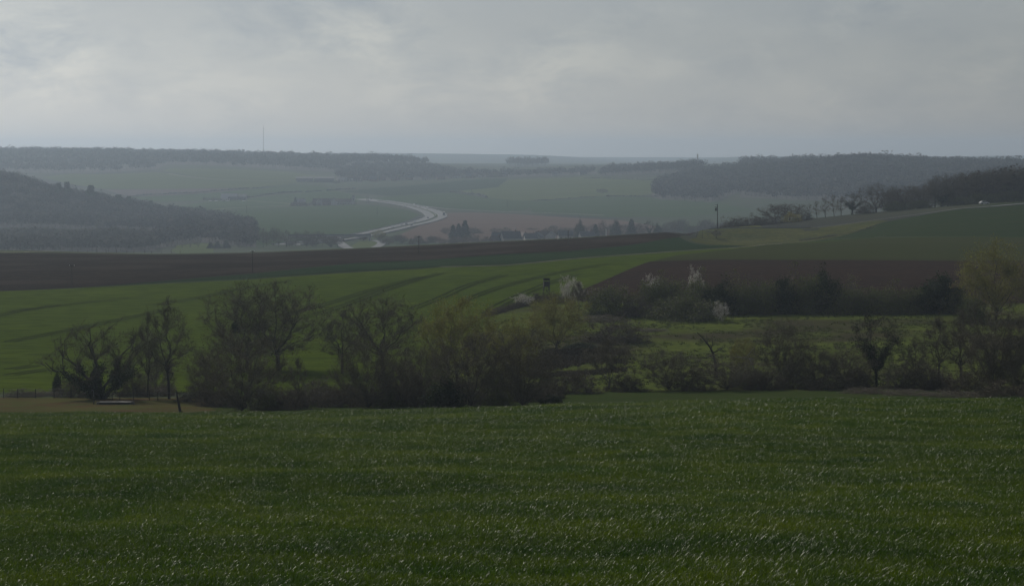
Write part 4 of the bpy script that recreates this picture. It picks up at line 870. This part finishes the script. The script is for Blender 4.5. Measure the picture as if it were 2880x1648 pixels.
# ------------------------------------------------------------------ farms, village houses, bridge
M_wall = mat('pale_wall', (0.34, 0.325, 0.3), (0.27, 0.26, 0.24), 0.3, 0.9); M_wallw = mat('white_wall', (0.5, 0.49, 0.46), (0.4, 0.39, 0.37), 0.3, 0.8)
M_walld = mat('shed_wall', (0.12, 0.12, 0.125), (0.09, 0.09, 0.095), 0.4, 0.8); M_brick = mat('brick_wall', (0.2, 0.12, 0.095), (0.16, 0.1, 0.08), 0.5, 0.9)
M_tile = mat('brown_roof', (0.1, 0.065, 0.055), (0.075, 0.055, 0.05), 0.6, 0.85); M_slate = mat('slate_roof', (0.085, 0.088, 0.095), (0.065, 0.067, 0.074), 0.6, 0.6); M_sheet = mat('pale_roof', (0.34, 0.34, 0.35), (0.27, 0.27, 0.28), 0.3, 0.45)
M_win = mat('dark_window', (0.02, 0.022, 0.026), rough=0.15, spec=0.6); M_door = mat('dark_door', (0.06, 0.045, 0.035), rough=0.7)
def house(loc, rz, L, Wd, eave, ridge, wm, rm, label, cat='house', name='house', nwin=3, chimney=True, white_door=False, group=None, hip=0.0):
    """walls with gables, overhanging roof, windows and a door on both long sides"""
    e = empty(name, loc, rz); x, y = L/2, Wd/2
    wallb = MB().add([(-x,-y,-1),(x,-y,-1),(x,y,-1),(-x,y,-1),(-x,-y,eave),(x,-y,eave),(x,y,eave),(-x,y,eave),(-x+hip,0,ridge-.15),(x-hip,0,ridge-.15)],
                     [(0,3,2,1),(0,1,5,4),(2,3,7,6),(1,2,6,9,5),(3,0,4,8,7),(4,5,9,8),(6,7,8,9)])
    wallb.build('wall', wm, e)
    o = .45; dz = o*(ridge-eave)/y; r = MB()
    for s in (1, -1):
        r.add([(-x-o,s*(y+o),eave-dz),(x+o,s*(y+o),eave-dz),(x+o-hip,0,ridge),(-x-o+hip,0,ridge),(-x-o,s*(y+o),eave-dz+.25),(x+o,s*(y+o),eave-dz+.25),(x+o-hip,0,ridge+.25),(-x-o+hip,0,ridge+.25)],
              [(0,1,2,3),(4,5,6,7),(0,1,5,4),(1,2,6,5),(2,3,7,6),(3,0,4,7)])
    ro = r.build('roof', rm, e)
    if chimney: MB().box(x*.55-.4, x*.55+.4, -.4, .4, ridge-.8, ridge+1.1).build('chimney', M_brick, ro)
    for s in (1, -1):
        for k in range(nwin):
            cx_ = -x + L*(k+.5)/nwin
            if k == nwin//2: MB().box(cx_-.6, cx_+.6, s*y-.05, s*y+.05, 0, 2.1).build('door', M_wallw if white_door else M_door, e)
            else: MB().box(cx_-.55, cx_+.55, s*y-.04, s*y+.04, 1.0, min(eave-.3, 2.3)).build('window', M_win, e)
    tag(e, label, cat, group)
    return e
R_ = math.radians
# long farm by the motorway
f0 = 2860
house(at(912, f0), R_(4), 30, 12, 4.5, 9.0, M_brick, M_tile, 'long barn of the farm, nearer the conifer', 'barn', 'barn', 5, False)
house(at(966, f0+5), R_(2), 25, 12, 4.2, 8.0, M_wall, M_tile, 'long farm building with pale lower wall and brown roof', 'barn', 'barn', 7, False)
house(at(940, f0-8), R_(92), 11, 8, 6.0, 9.8, M_wallw, M_tile, 'white gabled farmhouse between the two long barns', 'house', 'farmhouse')
house(at(898, f0-10), R_(95), 10, 8, 5.0, 8.5, M_wall, M_slate, 'small pale farm building at the garden end of the barns')
tw = empty('farm_tower', at(994, f0)); MB().box(-2.4,2.4,-2.4,2.4,-1,10.5).build('wall', M_wall, tw); MB().add([(-2.9,-2.9,10.5),(2.9,-2.9,10.5),(2.9,2.9,10.5),(-2.9,2.9,10.5),(0,0,13.5)],[(0,1,4),(1,2,4),(2,3,4),(3,0,4),(3,2,1,0)]).build('roof', M_slate, tw)
MB().box(-.5,.5,-2.46,-2.38,6.5,8.5).build('window', M_win, tw); tag(tw, 'square pale tower with pointed slate roof at the end of the farm', 'tower')
tree('spruce0', 831, 555, 14, 2850, 'pointed conifer in the farm garden', 'tree')
house(at(846, 2868), R_(10), 12, 8, 5, 9, M_wall, M_sheet, 'cottage with a bright roof behind the pointed conifer')
for k in range(9): tree(['bush0','willow1','broad2','bush2'][k % 4], 822 + k*9.5, 566 + (k % 3)*1.5, 16, 2846, 'bare garden tree around the long farm', 'tree', 'garden trees of the long farm')
# farm with white doors
house(at(631, 3010), R_(3), 9, 7, 4, 6.5, M_wallw, M_sheet, 'small white farm building with a pale roof', 'house', 'house', 3, False)
house(at(645, 3040), R_(5), 22, 12, 5, 9, M_walld, M_sheet, 'farm shed with a pale roof behind the white building', 'barn', 'barn', 5, False, True)
house(at(668, 3045), R_(3), 26, 14, 4.5, 8, M_walld, M_walld, 'long dark shed beside the pale-roofed shed', 'barn', 'barn', 5, False)
for k in range(8): tree(['bush0','broad2','bush1'][k % 3], 575 + k*8, 554 + (k % 3)*2, 14, 3035, 'bare tree along the farm with white doors', 'tree', 'trees along the white farm')
# big sheds below the ridge wood
house(at(857, 3480), R_(2), 27, 18, 6, 8.5, M_walld, M_walld, 'large grey farm shed, the one standing apart', 'barn', 'barn', 3, False)
house(at(912, 3490), R_(2), 32, 18, 6, 8.5, M_walld, M_walld, 'large grey farm shed beside the trees', 'barn', 'barn', 3, False)
tree('thicket0', 946, 506, 20, 3460, 'dark round tree at the end of the grey sheds', 'tree')
for k, (px, d) in enumerate([(965,3520),(985,3560),(1005,3530),(1030,3580),(1052,3560),(1075,3600),(1110,3600),(1150,3640),(1195,3650),(1240,3660),(1285,3720),(1320,3740),(1350,3800),(1390,3830),(1420,3850),(1640,3860),(1560,3840)]):
    house(at(px, d), R_(vr.uniform(-25, 25)), vr.uniform(10, 15), 8, vr.uniform(3.5, 5), vr.uniform(7, 9), vr.choice([M_wall, M_wallw, M_brick]), vr.choice([M_tile, M_slate, M_tile]), 'small house half hidden among the trees of the slope village', 'house', 'house', 3, True, False, 'houses of the slope village')
for k in range(26): px = 960 + k*18; tree(['bush0','willow1','broad2','bush2','thicket0'][k % 5], px + vr.uniform(-6, 6), 0, 22, 3540 + k*11, 'bare tree between the houses of the slope village', 'tree', 'trees of the slope village').scale.z = vr.uniform(7, 12)
# village behind the crest
HV = [(1436,1690,15,9,5.5,10.5,M_wall,M_slate,20,'large gabled house showing its pale gable over the ridge'),(1474,1740,11,8,4,7.5,M_wall,M_tile,-70,'village house with a long low roof beside the white spire'),(1492,1725,10,8,4,7.5,M_wallw,M_slate,10,'white-walled village house between two roofs'),
      (1512,1735,10,8,4.2,8,M_wall,M_slate,75,'pale gabled village house with a steep roof'),(1528,1760,12,8,4,7.5,M_wall,M_tile,0,'village house with brown tiles behind the steep gable'),(1549,1745,9,8,5,8.2,M_wallw,M_slate,85,'bright gable at the end of the village'),
      (1405,1730,12,9,4,8,M_wall,M_slate,-10,'slate-roofed house on the motorway side of the village'),(1590,1770,12,8,4,7.5,M_wall,M_slate,5,'dim village house near the lone pole'),(1650,1760,12,8,4,7.5,M_wall,M_slate,15,'dim house below the tall evergreens'),(1395,1690,9,7,3.5,6.5,M_brick,M_tile,30,'small brick outbuilding at the village edge')]
for px, d, L, Wd, ev, rd, wm, rm, a, lb in HV: house(at(px, d), R_(a), L, Wd, ev, rd, wm, rm, lb)
sp = empty('church_spire', at(1451, 1715)); MB().box(-2,2,-2,2,-1,5.5).build('tower_wall', M_wallw, sp); MB().add([(-2.2,-2.2,5.5),(2.2,-2.2,5.5),(2.2,2.2,5.5),(-2.2,2.2,5.5),(0,0,12.5)],[(0,1,4),(1,2,4),(2,3,4),(3,0,4),(3,2,1,0)]).build('spire', M_sheet, sp)
MB().box(-.4,.4,-2.06,-1.98,2.5,4.2).build('window', M_win, sp); tag(sp, 'short tower with a pale pointed spire in the village', 'church')
ch = empty('chimney_stack', at(1705, 1770)); MB().tube([(0,0,-1),(0,0,9)], [.8,.5], 8).build('shaft', M_wallw, ch); MB().tube([(0,0,8.6),(0,0,9.6)], [.75,.75], 8).build('cap', M_wall, ch); tag(ch, 'thin white chimney rising just over the ploughed crest', 'chimney')

# motorway bridge
br = empty('motorway_bridge', (-150, 1752, float(gz(-150, 1752)))); br.rotation_euler = (0, 0, R_(8))
MB().box(-34, 34, -2.2, 2.2, 3.2, 4.6).build('deck', M_conc, br)
for s in (-1, 1): MB().box(-34, 34, s*2.1-.12, s*2.1+.12, 4.6, 5.6).build('parapet', M_steel, br)
for x in (-33, -11, 11, 33): MB().box(x-.8, x+.8, -1.9, 1.9, -1, 3.2).build('pier', M_conc, br)
tag(br, 'low concrete bridge deck over the local road at the junction', 'bridge')

# cars and the lorry
M_tyre = mat('tyre', (0.02, 0.02, 0.02), rough=0.9); M_glass = mat('car_glass', (0.015, 0.018, 0.02), rough=0.08, spec=0.8)
def vehicle(loc, rz, colour, label, cat='car', name='car', L=4.3, van=False, group='traffic on the motorway'):
    m = mat('car_paint', colour, rough=0.25, spec=0.6); e = empty(name, loc, rz); x = L/2
    prof = [(-x,.35),(x,.35),(x,.75),(x*.62,.92),(x*.25,1.42),(-x*.55,1.45),(-x*.92,.98),(-x,.9)] if not van else [(-x,.35),(x,.35),(x,.9),(x*.7,1.15),(x*.5,1.95),(-x*.97,2.0),(-x,1.8)]
    MB().prism(prof, -.86, .86).build('body', m, e)
    g = [(x*.54,.98),(x*.24,1.36),(-x*.5,1.39),(-x*.78,1.0)] if not van else [(x*.68,1.2),(x*.52,1.8),(x*.15,1.8),(x*.15,1.2)]
    MB().prism(g, -.875, .875).build('windows', M_glass, e)
    for sx in (-.62, .62):
        for sy in (-.8, .8): MB().tube([(x*sx, sy-.1, .32),(x*sx, sy+.1, .32)], .32, 10).build('wheel', M_tyre, e)
    tag(e, label, cat, group); return e
def on_road(y, off):
    P_ = np.array([(p.x, p.y) for p in mpath]); i = int(np.argmin(np.abs(P_[:, 1]-y))); i = max(1, min(len(P_)-2, i)); t = P_[i+1]-P_[i-1]; t /= np.hypot(*t)
    x, yy = P_[i, 0]-t[1]*off, P_[i, 1]+t[0]*off; return Vector((x, yy, float(gz(x, yy)) + 2.4*(.004+1.1e-4*yy))), math.atan2(t[1], t[0])
for y, off, col, lb, vn in [(2060,7,(.7,.7,.7),'silver car leading the three on the straight towards the bridge',False),(2105,7,(.5,.52,.55),'grey car following on the straight towards the bridge',False),(2190,7,(.6,.62,.65),'light car alone before the bend',False),
                            (2080,-7,(.03,.03,.035),'black car coming out of the bend on the far lane',False),(2330,5,(.03,.03,.035),'black car in the middle of the bend',False),(2680,-8,(.78,.78,.76),'white van at the top of the bend',True),(2790,-8,(.75,.75,.73),'white van behind the other at the far end of the bend',True),
                            (2730,-5,(.2,.2,.22),'dark car between the two white vans',False),(2770,8,(.7,.7,.68),'pale car on the inner lane at the far end',False),(3000,-6,(.05,.05,.055),'dark car by the three poles',False),(2120,4,(.1,.1,.12),'dark car overtaking the grey car',False)]:
    p, a = on_road(y, off); vehicle(p, a + (math.pi if off < 0 else 0), col, lb, 'van' if vn else 'car', 'van' if vn else 'car', 5.4 if vn else 4.3, vn)
p, a = on_road(2440, -9); lo = empty('lorry', p, a + math.pi)
MB().box(-6.5, 3.6, -1.27, 1.27, 1.1, 4.0).build('trailer', M_wallw, lo); MB().prism([(4.0,.6),(6.4,.6),(6.4,2.2),(6.0,3.3),(4.0,3.4)], -1.22, 1.22).build('cab', M_walld, lo); MB().box(-6.54,-6.5,-1.2,1.2,1.2,3.9).build('rear_door', M_walld, lo); MB().box(6.2,6.46,-1.0,1.0,2.1,3.0).build('windscreen', M_glass, lo)
for x in (-5.6,-4.4,-3.2,2.2,5.4):
    for s in (-1.05, 1.05): MB().tube([(x, s-.15, .5),(x, s+.15, .5)], .5, 10).build('wheel', M_tyre, lo)
tag(lo, 'lorry with white roofed trailer and dark rear in the motorway bend', 'lorry', 'traffic on the motorway')
p = at(2768, 942); vehicle(p, R_(12), (.82,.82,.82), 'white car parked on the ridge below the dark wood', group=None)
for px, d in ((592,3000),(608,3000),(641,3000),(686,3000)): vehicle(at(px, d), R_(20), (.8,.8,.8), 'white car parked near the farm with white doors', group='cars at the white farm')

# ------------------------------------------------------------------ poles, masts, hide, fence, posts
M_pole = mat('pole_wood', (0.06, 0.05, 0.042), (0.045, 0.04, 0.035), 1.5, 0.9, coord='obj'); M_ins = mat('insulator', (0.6, 0.6, 0.58), rough=0.3); M_metal = mat('grey_metal', (0.25, 0.26, 0.27), rough=0.45, metal=0.7)
def pole(f, h, label, arm=1.3, r=.105, group='wooden power poles', name='power_pole'):
    e = empty(name, f); MB().tube([(0,0,-.8),(0,0,h)], [r, r*.7], 8).build('shaft', M_pole, e)
    if arm:
        MB().box(-arm/2, arm/2, -.06, .06, h-.35, h-.23).build('crossarm', M_pole, e)
        for x in (-arm/2+.08, 0, arm/2-.08): MB().tube([(x,0,h-.24),(x,0,h-.02)], [.06,.04], 6).build('insulator', M_ins, e)
    tag(e, label, 'pole', group); return e
def pole_px(px, top, base, label, dmin=200, **k):
    f = hit(px, base, dmin); return pole(f, (HZ-top)/F*f.y - f.z, label, **k)
pole_px(202, 745, 811, 'wooden power pole at the lower edge of the ploughed field'); pole_px(710, 705, 768, 'wooden power pole against the conifers, middle of the ploughed field')
pole_px(1178, 664, 715, 'power pole with crossarm in front of the junction scrub'); pole_px(1598, 648, 690, 'plain pole at the crest before the village', arm=0)
tp = pole(at(2018, 862), 10.2, 'tall pole with a transformer above the road embankment', arm=0, r=.2, group=None, name='transformer_pole')
MB().tube([(-.62,0,7.4),(-.62,0,8.6)], [.42,.42], 10).build('transformer', M_walld, tp); MB().box(-1.15,.12,-.07,.07,9.1,9.25).build('crossarm', M_pole, tp); MB().box(-.9,.12,-.07,.07,9.75,9.9).build('crossarm', M_pole, tp); MB().box(-1.0,.12,-.07,.07,8.75,8.86).build('crossarm', M_pole, tp)
for x in (-1.05,-.5): MB().tube([(x,0,9.25),(x,0,9.5)], .07, 6).build('insulator', M_ins, tp)
pole(at(1958, 818), 2.6, 'crooked stake at the toe of the embankment', arm=0, r=.09, group=None, name='stake').rotation_euler = (0, .2, 0)
pole(at(1976, 826), 3.6, 'thin stake on the slope of the embankment', arm=0, r=.07, group=None, name='stake')
for px in (1031,1034.5,1037): pole(at(px, 2905), 10.5, 'tall pole of the close three beside the motorway', arm=0, r=.3, group='three poles by the motorway')
pole(at(694, 2500), 10, 'lone far pole in the field before the bend', arm=0, r=.22, group=None); pole(at(1061, 2450), 9.5, 'far pole inside the motorway bend', arm=1.6, r=.2, group=None)
pole(at(1428, 2700), 11, 'far pole at the head of the brown field', arm=0, r=.25, group=None); pole(at(1711, 2900), 9, 'far pole on the blue green field', arm=0, r=.25, group=None); pole(at(1326, 3150), 9, 'far pole over the curved hedge', arm=0, r=.3, group=None); pole(at(842, 2820), 8, 'far pole below the farm garden', arm=0, r=.3, group=None)
def mast(px, d, top, label, w, antenna):
    f = at(px, d); h = (HZ-top)/F*d - f.z; e = empty('mast', f)
    b = MB()
    for sx, sy in ((-w,-w),(w,-w),(0,w)): b.tube([(sx,sy,-1),(sx*.5,sy*.5,h)], w*.28, 4)
    b.build('leg', M_metal, e); lat = MB(); n = int(h/4)
    for k in range(n):
        z0, z1 = h*k/n, h*(k+1)/n; a, c = 1-.5*k/n, 1-.5*(k+1)/n; lat.tube([(-w*a,-w*a,z0),(w*c,-w*c,z1)], w*.15, 3); lat.tube([(w*a,-w*a,z0),(0,w*c,z1)], w*.15, 3)
    lat.build('lattice', M_metal, e)
    if antenna: 
        for x in (-.9, .9): MB().box(x-.35, x+.35, -.4, .4, h-5.5, h-.3).build('antenna', M_wall, e)
        MB().tube([(0,0,h-1),(0,0,h+2.5)], .18, 6).build('spike', M_metal, e)
    tag(e, label, 'mast'); return e
mast(1962, 3700, 434, 'telecom mast with antennas rising behind the dark copse', .55, True); mast(741, 4250, 357, 'very tall thin mast on the far ridge', .42, False)

# hunting hide
f = hit(1537, 838, 200); hd = empty('hunting_hide', f, R_(8)); s = f.y/F; hh = -( -(HZ-781)/F*f.y + f.z); W2 = .62
M_plank = mat('hide_plank', (0.05, 0.045, 0.035), (0.035, 0.033, 0.028), 3.0, 0.9, coord='obj')
for sx in (-1, 1):
    for sy in (-1, 1): MB().tube([(sx*(W2+.12), sy*(W2+.12), -.4), (sx*(W2-.08), sy*(W2-.08), hh*.58)], .07, 6).build('leg', M_plank, hd)
MB().box(-W2, W2, -W2, W2, hh*.55, hh*.58).build('floor', M_plank, hd)
zt, zb = hh*.95, hh*.58; sl = zb + (zt-zb)*.62
for nm, (x0, x1, y0, y1) in dict(front=(-W2, W2, -W2, -W2+.04), back=(-W2, W2, W2-.04, W2), left=(-W2, -W2+.04, -W2+.041, W2-.041), right=(W2-.04, W2, -W2+.041, W2-.041)).items():
    n = 6
    for k in range(n): MB().box(x0, x1, y0, y1, zb+(sl-zb)*k/n+.006, zb+(sl-zb)*(k+1)/n-.006).build('plank', M_plank, hd)
    MB().box(x0, x1, y0, y1, sl+.22, zt).build('wall_top', M_plank, hd)
for sx in (-1, 1):
    for sy in (-1, 1): MB().box(sx*W2*.94-.04, sx*W2*.94+.04, sy*W2*.94-.04, sy*W2*.94+.04, zb, zt).build('corner_post', M_plank, hd)
MB().add([(-W2-.15,-W2-.2,zt+.12),(W2+.15,-W2-.2,zt+.12),(W2+.15,W2+.15,zt+.0),(-W2-.15,W2+.15,zt+.0),(-W2-.15,-W2-.2,zt+.18),(W2+.15,-W2-.2,zt+.18),(W2+.15,W2+.15,zt+.06),(-W2-.15,W2+.15,zt+.06)],[(0,3,2,1),(4,5,6,7),(0,1,5,4),(1,2,6,5),(2,3,7,6),(3,0,4,7)]).build('roof', M_plank, hd)
MB().tube([(-W2, -W2-.05, .7), (W2, -W2-.05, zb-.3)], .035, 5).build('brace', M_plank, hd); MB().tube([(W2, -W2-.05, .7), (-W2, -W2-.05, zb-.3)], .035, 5).build('brace', M_plank, hd)
ld = MB()
for x in (.1, .45): ld.tube([(x, W2+.7, -.2), (x, W2+.02, zb)], .03, 5)
for k in range(7): t = (k+.5)/7; ld.tube([(.1, W2+.7-.68*t, zb*t), (.45, W2+.7-.68*t, zb*t)], .022, 5)
ld.build('ladder', M_plank, hd); tag(hd, 'dark wooden hunting hide on legs at the field edge', 'hunting hide')

# wire fence beside the lawn
fe = empty('wire_fence', at(20, 251)); O = fe.location.copy(); Pq = [at(px, 251) - O for px in (-120, -40, 10, 50, 100, 152, 200)]
for q in Pq: MB().tube([q + Vector((0,0,-.3)), q + Vector((0,0,1.15))], .045, 6).build('post', M_pole, fe)
for z in (.35, .72, 1.1):
    for a, c in zip(Pq[:-1], Pq[1:]): MB().tube([a + Vector((0,0,z)), (a+c)/2 + Vector((0,0,z-.02)), c + Vector((0,0,z))], .008, 4).build('wire', M_metal, fe)
tag(fe, 'thin wire fence on dark posts between the lawn and the green field', 'fence')
fe = empty('wire_fence', at(400, 247)); O = fe.location.copy(); Pq = [at(px, 247) - O for px in (316, 337, 375, 420, 444, 499)]
for q in Pq: MB().tube([q + Vector((0,0,-.3)), q + Vector((0,0,1.0))], .04, 6).build('post', M_pole, fe)
for z in (.4, .9):
    for a, c in zip(Pq[:-1], Pq[1:]): MB().tube([a + Vector((0,0,z)), c + Vector((0,0,z))], .008, 4).build('wire', M_metal, fe)
tag(fe, 'low wire fence in the shade behind the slab', 'fence')
# slab, standpipe, leaning timber
M_stone = mat('pale_stone', (0.2, 0.19, 0.17), (0.14, 0.135, 0.12), 2.0, 0.9, coord='obj'); M_slab = mat('dark_slab', (0.07, 0.07, 0.072), (0.05, 0.05, 0.052), 1.5, 0.85, coord='obj')
f = hit(325, 1137, 195); sb = empty('low_slab', f); MB().box(-1.75,1.75,-.5,.5,-.1,.24).build('base', M_slab, sb); MB().box(-1.85,1.85,-.58,.58,.24,.31).build('top', M_stone, sb)
for x in (-1.95, 1.95): MB().tube([(x,-.1,-.1),(x,-.1,.14),(x,-.1,.3)], [.2,.22,.12], 8).build('end_stone', M_stone, sb)
tag(sb, 'low dark slab with a pale top and stones at both ends on the lawn', 'slab')
f = hit(264, 1138, 195); st = empty('standpipe', f); MB().tube([(0,0,-.2),(-.02,0,1.45),(-.06,0,1.56),(-.16,0,1.6),(-.27,0,1.55)], .035, 6).build('pipe', M_metal, st); MB().box(-.05,.05,-.05,.05,0,.9).build('support', M_pole, st); tag(st, 'thin metal standpipe with a bent top on the lawn', 'standpipe')
f = at(508, 214); lp = empty('leaning_timber', f); hgt = (HZ-1096)/F*214 - f.z; MB().tube([(.16,0,-.4),(0,0,.3),(-.22,0,hgt*.55),(-.46,0,hgt)], [.17,.16,.12,.05], 7).build('shaft', M_pole, lp); MB().tube([(.1,0,.25),(.2,-.02,.32),(.22,-.02,.6)], [.06,.05,.03], 6).build('stub', M_pole, lp); tag(lp, 'dark leaning timber post at the edge of the wheat', 'post')
# railing and guard rail on the embankment road
rl = empty('road_railing', at(2040, 868)); O = rl.location.copy()
Pq = [at(px, 868) - O for px in (2002, 2014, 2027, 2040, 2053, 2067, 2077)]
for q in Pq: MB().tube([q, q + Vector((0,0,1.15))], .07, 6).build('post', M_pole, rl)
for z in (.6, 1.1):
    for a, c in zip(Pq[:-1], Pq[1:]): MB().tube([a + Vector((0,0,z)), c + Vector((0,0,z))], .045, 5).build('rail', M_pole, rl)
tag(rl, 'dark road railing beside the transformer pole', 'railing')
gr_ = empty('guard_rail', at(2060, 858)); O = gr_.location.copy(); Pq = [at(px, 858) - O for px in range(1992, 2300, 24)]
for q in Pq: MB().box(q.x-.05, q.x+.05, q.y-.02, q.y+.08, q.z-.2, q.z+.5).build('post', M_metal, gr_)
for a, c in zip(Pq[:-1], Pq[1:]): MB().add([a+Vector((0,-.05,.35)), c+Vector((0,-.05,.35)), c+Vector((0,-.05,.68)), a+Vector((0,-.05,.68)), a+Vector((0,.0,.35)), c+Vector((0,.0,.35)), c+Vector((0,.0,.68)), a+Vector((0,.0,.68))], [(0,1,2,3),(7,6,5,4),(0,4,5,1),(3,2,6,7)]).build('rail', M_steel, gr_)
tag(gr_, 'bright steel guard rail along the embankment edge', 'guard rail')
# fence stakes along the crest, far left
for k in range(12): pole(at(222 + k*26 + vr.uniform(-5, 5), 800), vr.uniform(.8, 1.5), 'short dark stake on the crest behind the ploughed field', arm=0, r=.07, group='stakes on the crest', name='stake')

# tussocks on the meadow
tr_ = np.random.default_rng(33)
def tuss(n, X, label, hs, m, nm):
    P = []
    while len(P) < n:
        px, d = tr_.uniform(*X[0]), tr_.uniform(*X[1]); v = float(wob((px-1440)/F*d, d, 5.0)); 
        if v > tr_.uniform(-.6, .7): P.append(((px-1440)/F*d, d))
    P = np.array(P); z = gz(P[:, 0], P[:, 1]); k = 14; c = np.repeat(np.stack([P[:, 0], P[:, 1], z], 1), k, 0); R = np.repeat(tr_.uniform(.15, .5, n), k)[:, None]
    a = tr_.random(len(c))*6.283; out = np.stack([np.cos(a), np.sin(a), np.zeros(len(c))], 1); p = c + out*R*tr_.random((len(c), 1)); dd = norm(out*.6 + np.array([0, 0, .8]) + tr_.normal(size=c.shape)*.25)
    v, f_ = ribbons(p, dd, np.repeat(hs*tr_.uniform(.6, 1.3, n), k)*tr_.uniform(.6, 1.2, len(c)), .1, tr_); tag(obj(nm, mesh_np(nm, v, f_, [m])), label, 'grass', kind='stuff')
M_tuss = mat('tussock', (0.085, 0.105, 0.026), (0.11, 0.115, 0.036), 0.3, 0.8, trans=(.25, (.08, .1, .03)), spec=.2); M_dry = mat('dry_stalk', (0.12, 0.095, 0.06), (0.08, 0.065, 0.045), 0.3, 0.9)
tuss(5200, ((1300, 3000), (268, 398)), 'tussocky grass scattered over the rough meadow', .34, M_tuss, 'meadow_tussocks')
tuss(1500, ((1480, 1760), (285, 330)), 'dry brown stalks in the damp corner of the meadow', .6, M_dry, 'dry_stalks')

# dead trees on the meadow edge
def dead(name, px, d, paths, label, m):
    f = at(px, d); e = empty(name, f); s = d/F
    for nm, pts, r0, r1 in paths:
        P = [Vector(((q[0]-px)*s, q[2] if len(q) > 2 else 0.0, (HZ-q[1])*s - f.z)) for q in pts]; n = len(P)
        MB().tube(P, [r0+(r1-r0)*i/(n-1) for i in range(n)], 6).build(nm, m, e)
    tag(e, label, 'dead tree')
dead('dead_tree', 2005, 280, [('trunk', [(2016,1062),(2012,1020),(2006,995),(1998,978),(1986,962),(1975,948),(1960,934)], .22, .04), ('branch', [(2000,982),(2004,965),(2002,950),(2007,936)], .07, .015), ('branch', [(1990,967),(1988,950),(1986,936)], .06, .012),
     ('branch', [(2006,992),(2022,984),(2034,978,.5),(2040,982,.6)], .09, .02), ('branch', [(2008,996),(1985,1004,-.5),(1965,1008,-.8)], .08, .02), ('branch', [(1975,948),(1965,944),(1950,936)], .035, .008)], 'broken grey dead tree leaning over the bush of upright rods', M_bark)
dead('dead_branch', 2105, 278, [('limb', [(2130,1062),(2118,1030),(2108,1010),(2098,1006),(2080,1004),(2062,1005)], .12, .03), ('branch', [(2096,1006),(2106,996),(2114,986),(2122,976)], .06, .015), ('branch', [(2102,1008),(2112,1007),(2122,1010)], .08, .04), ('branch', [(2080,1004),(2072,998),(2066,1000)], .03, .01)],
     'bleached white dead branch lying up against the meadow', M_dead)
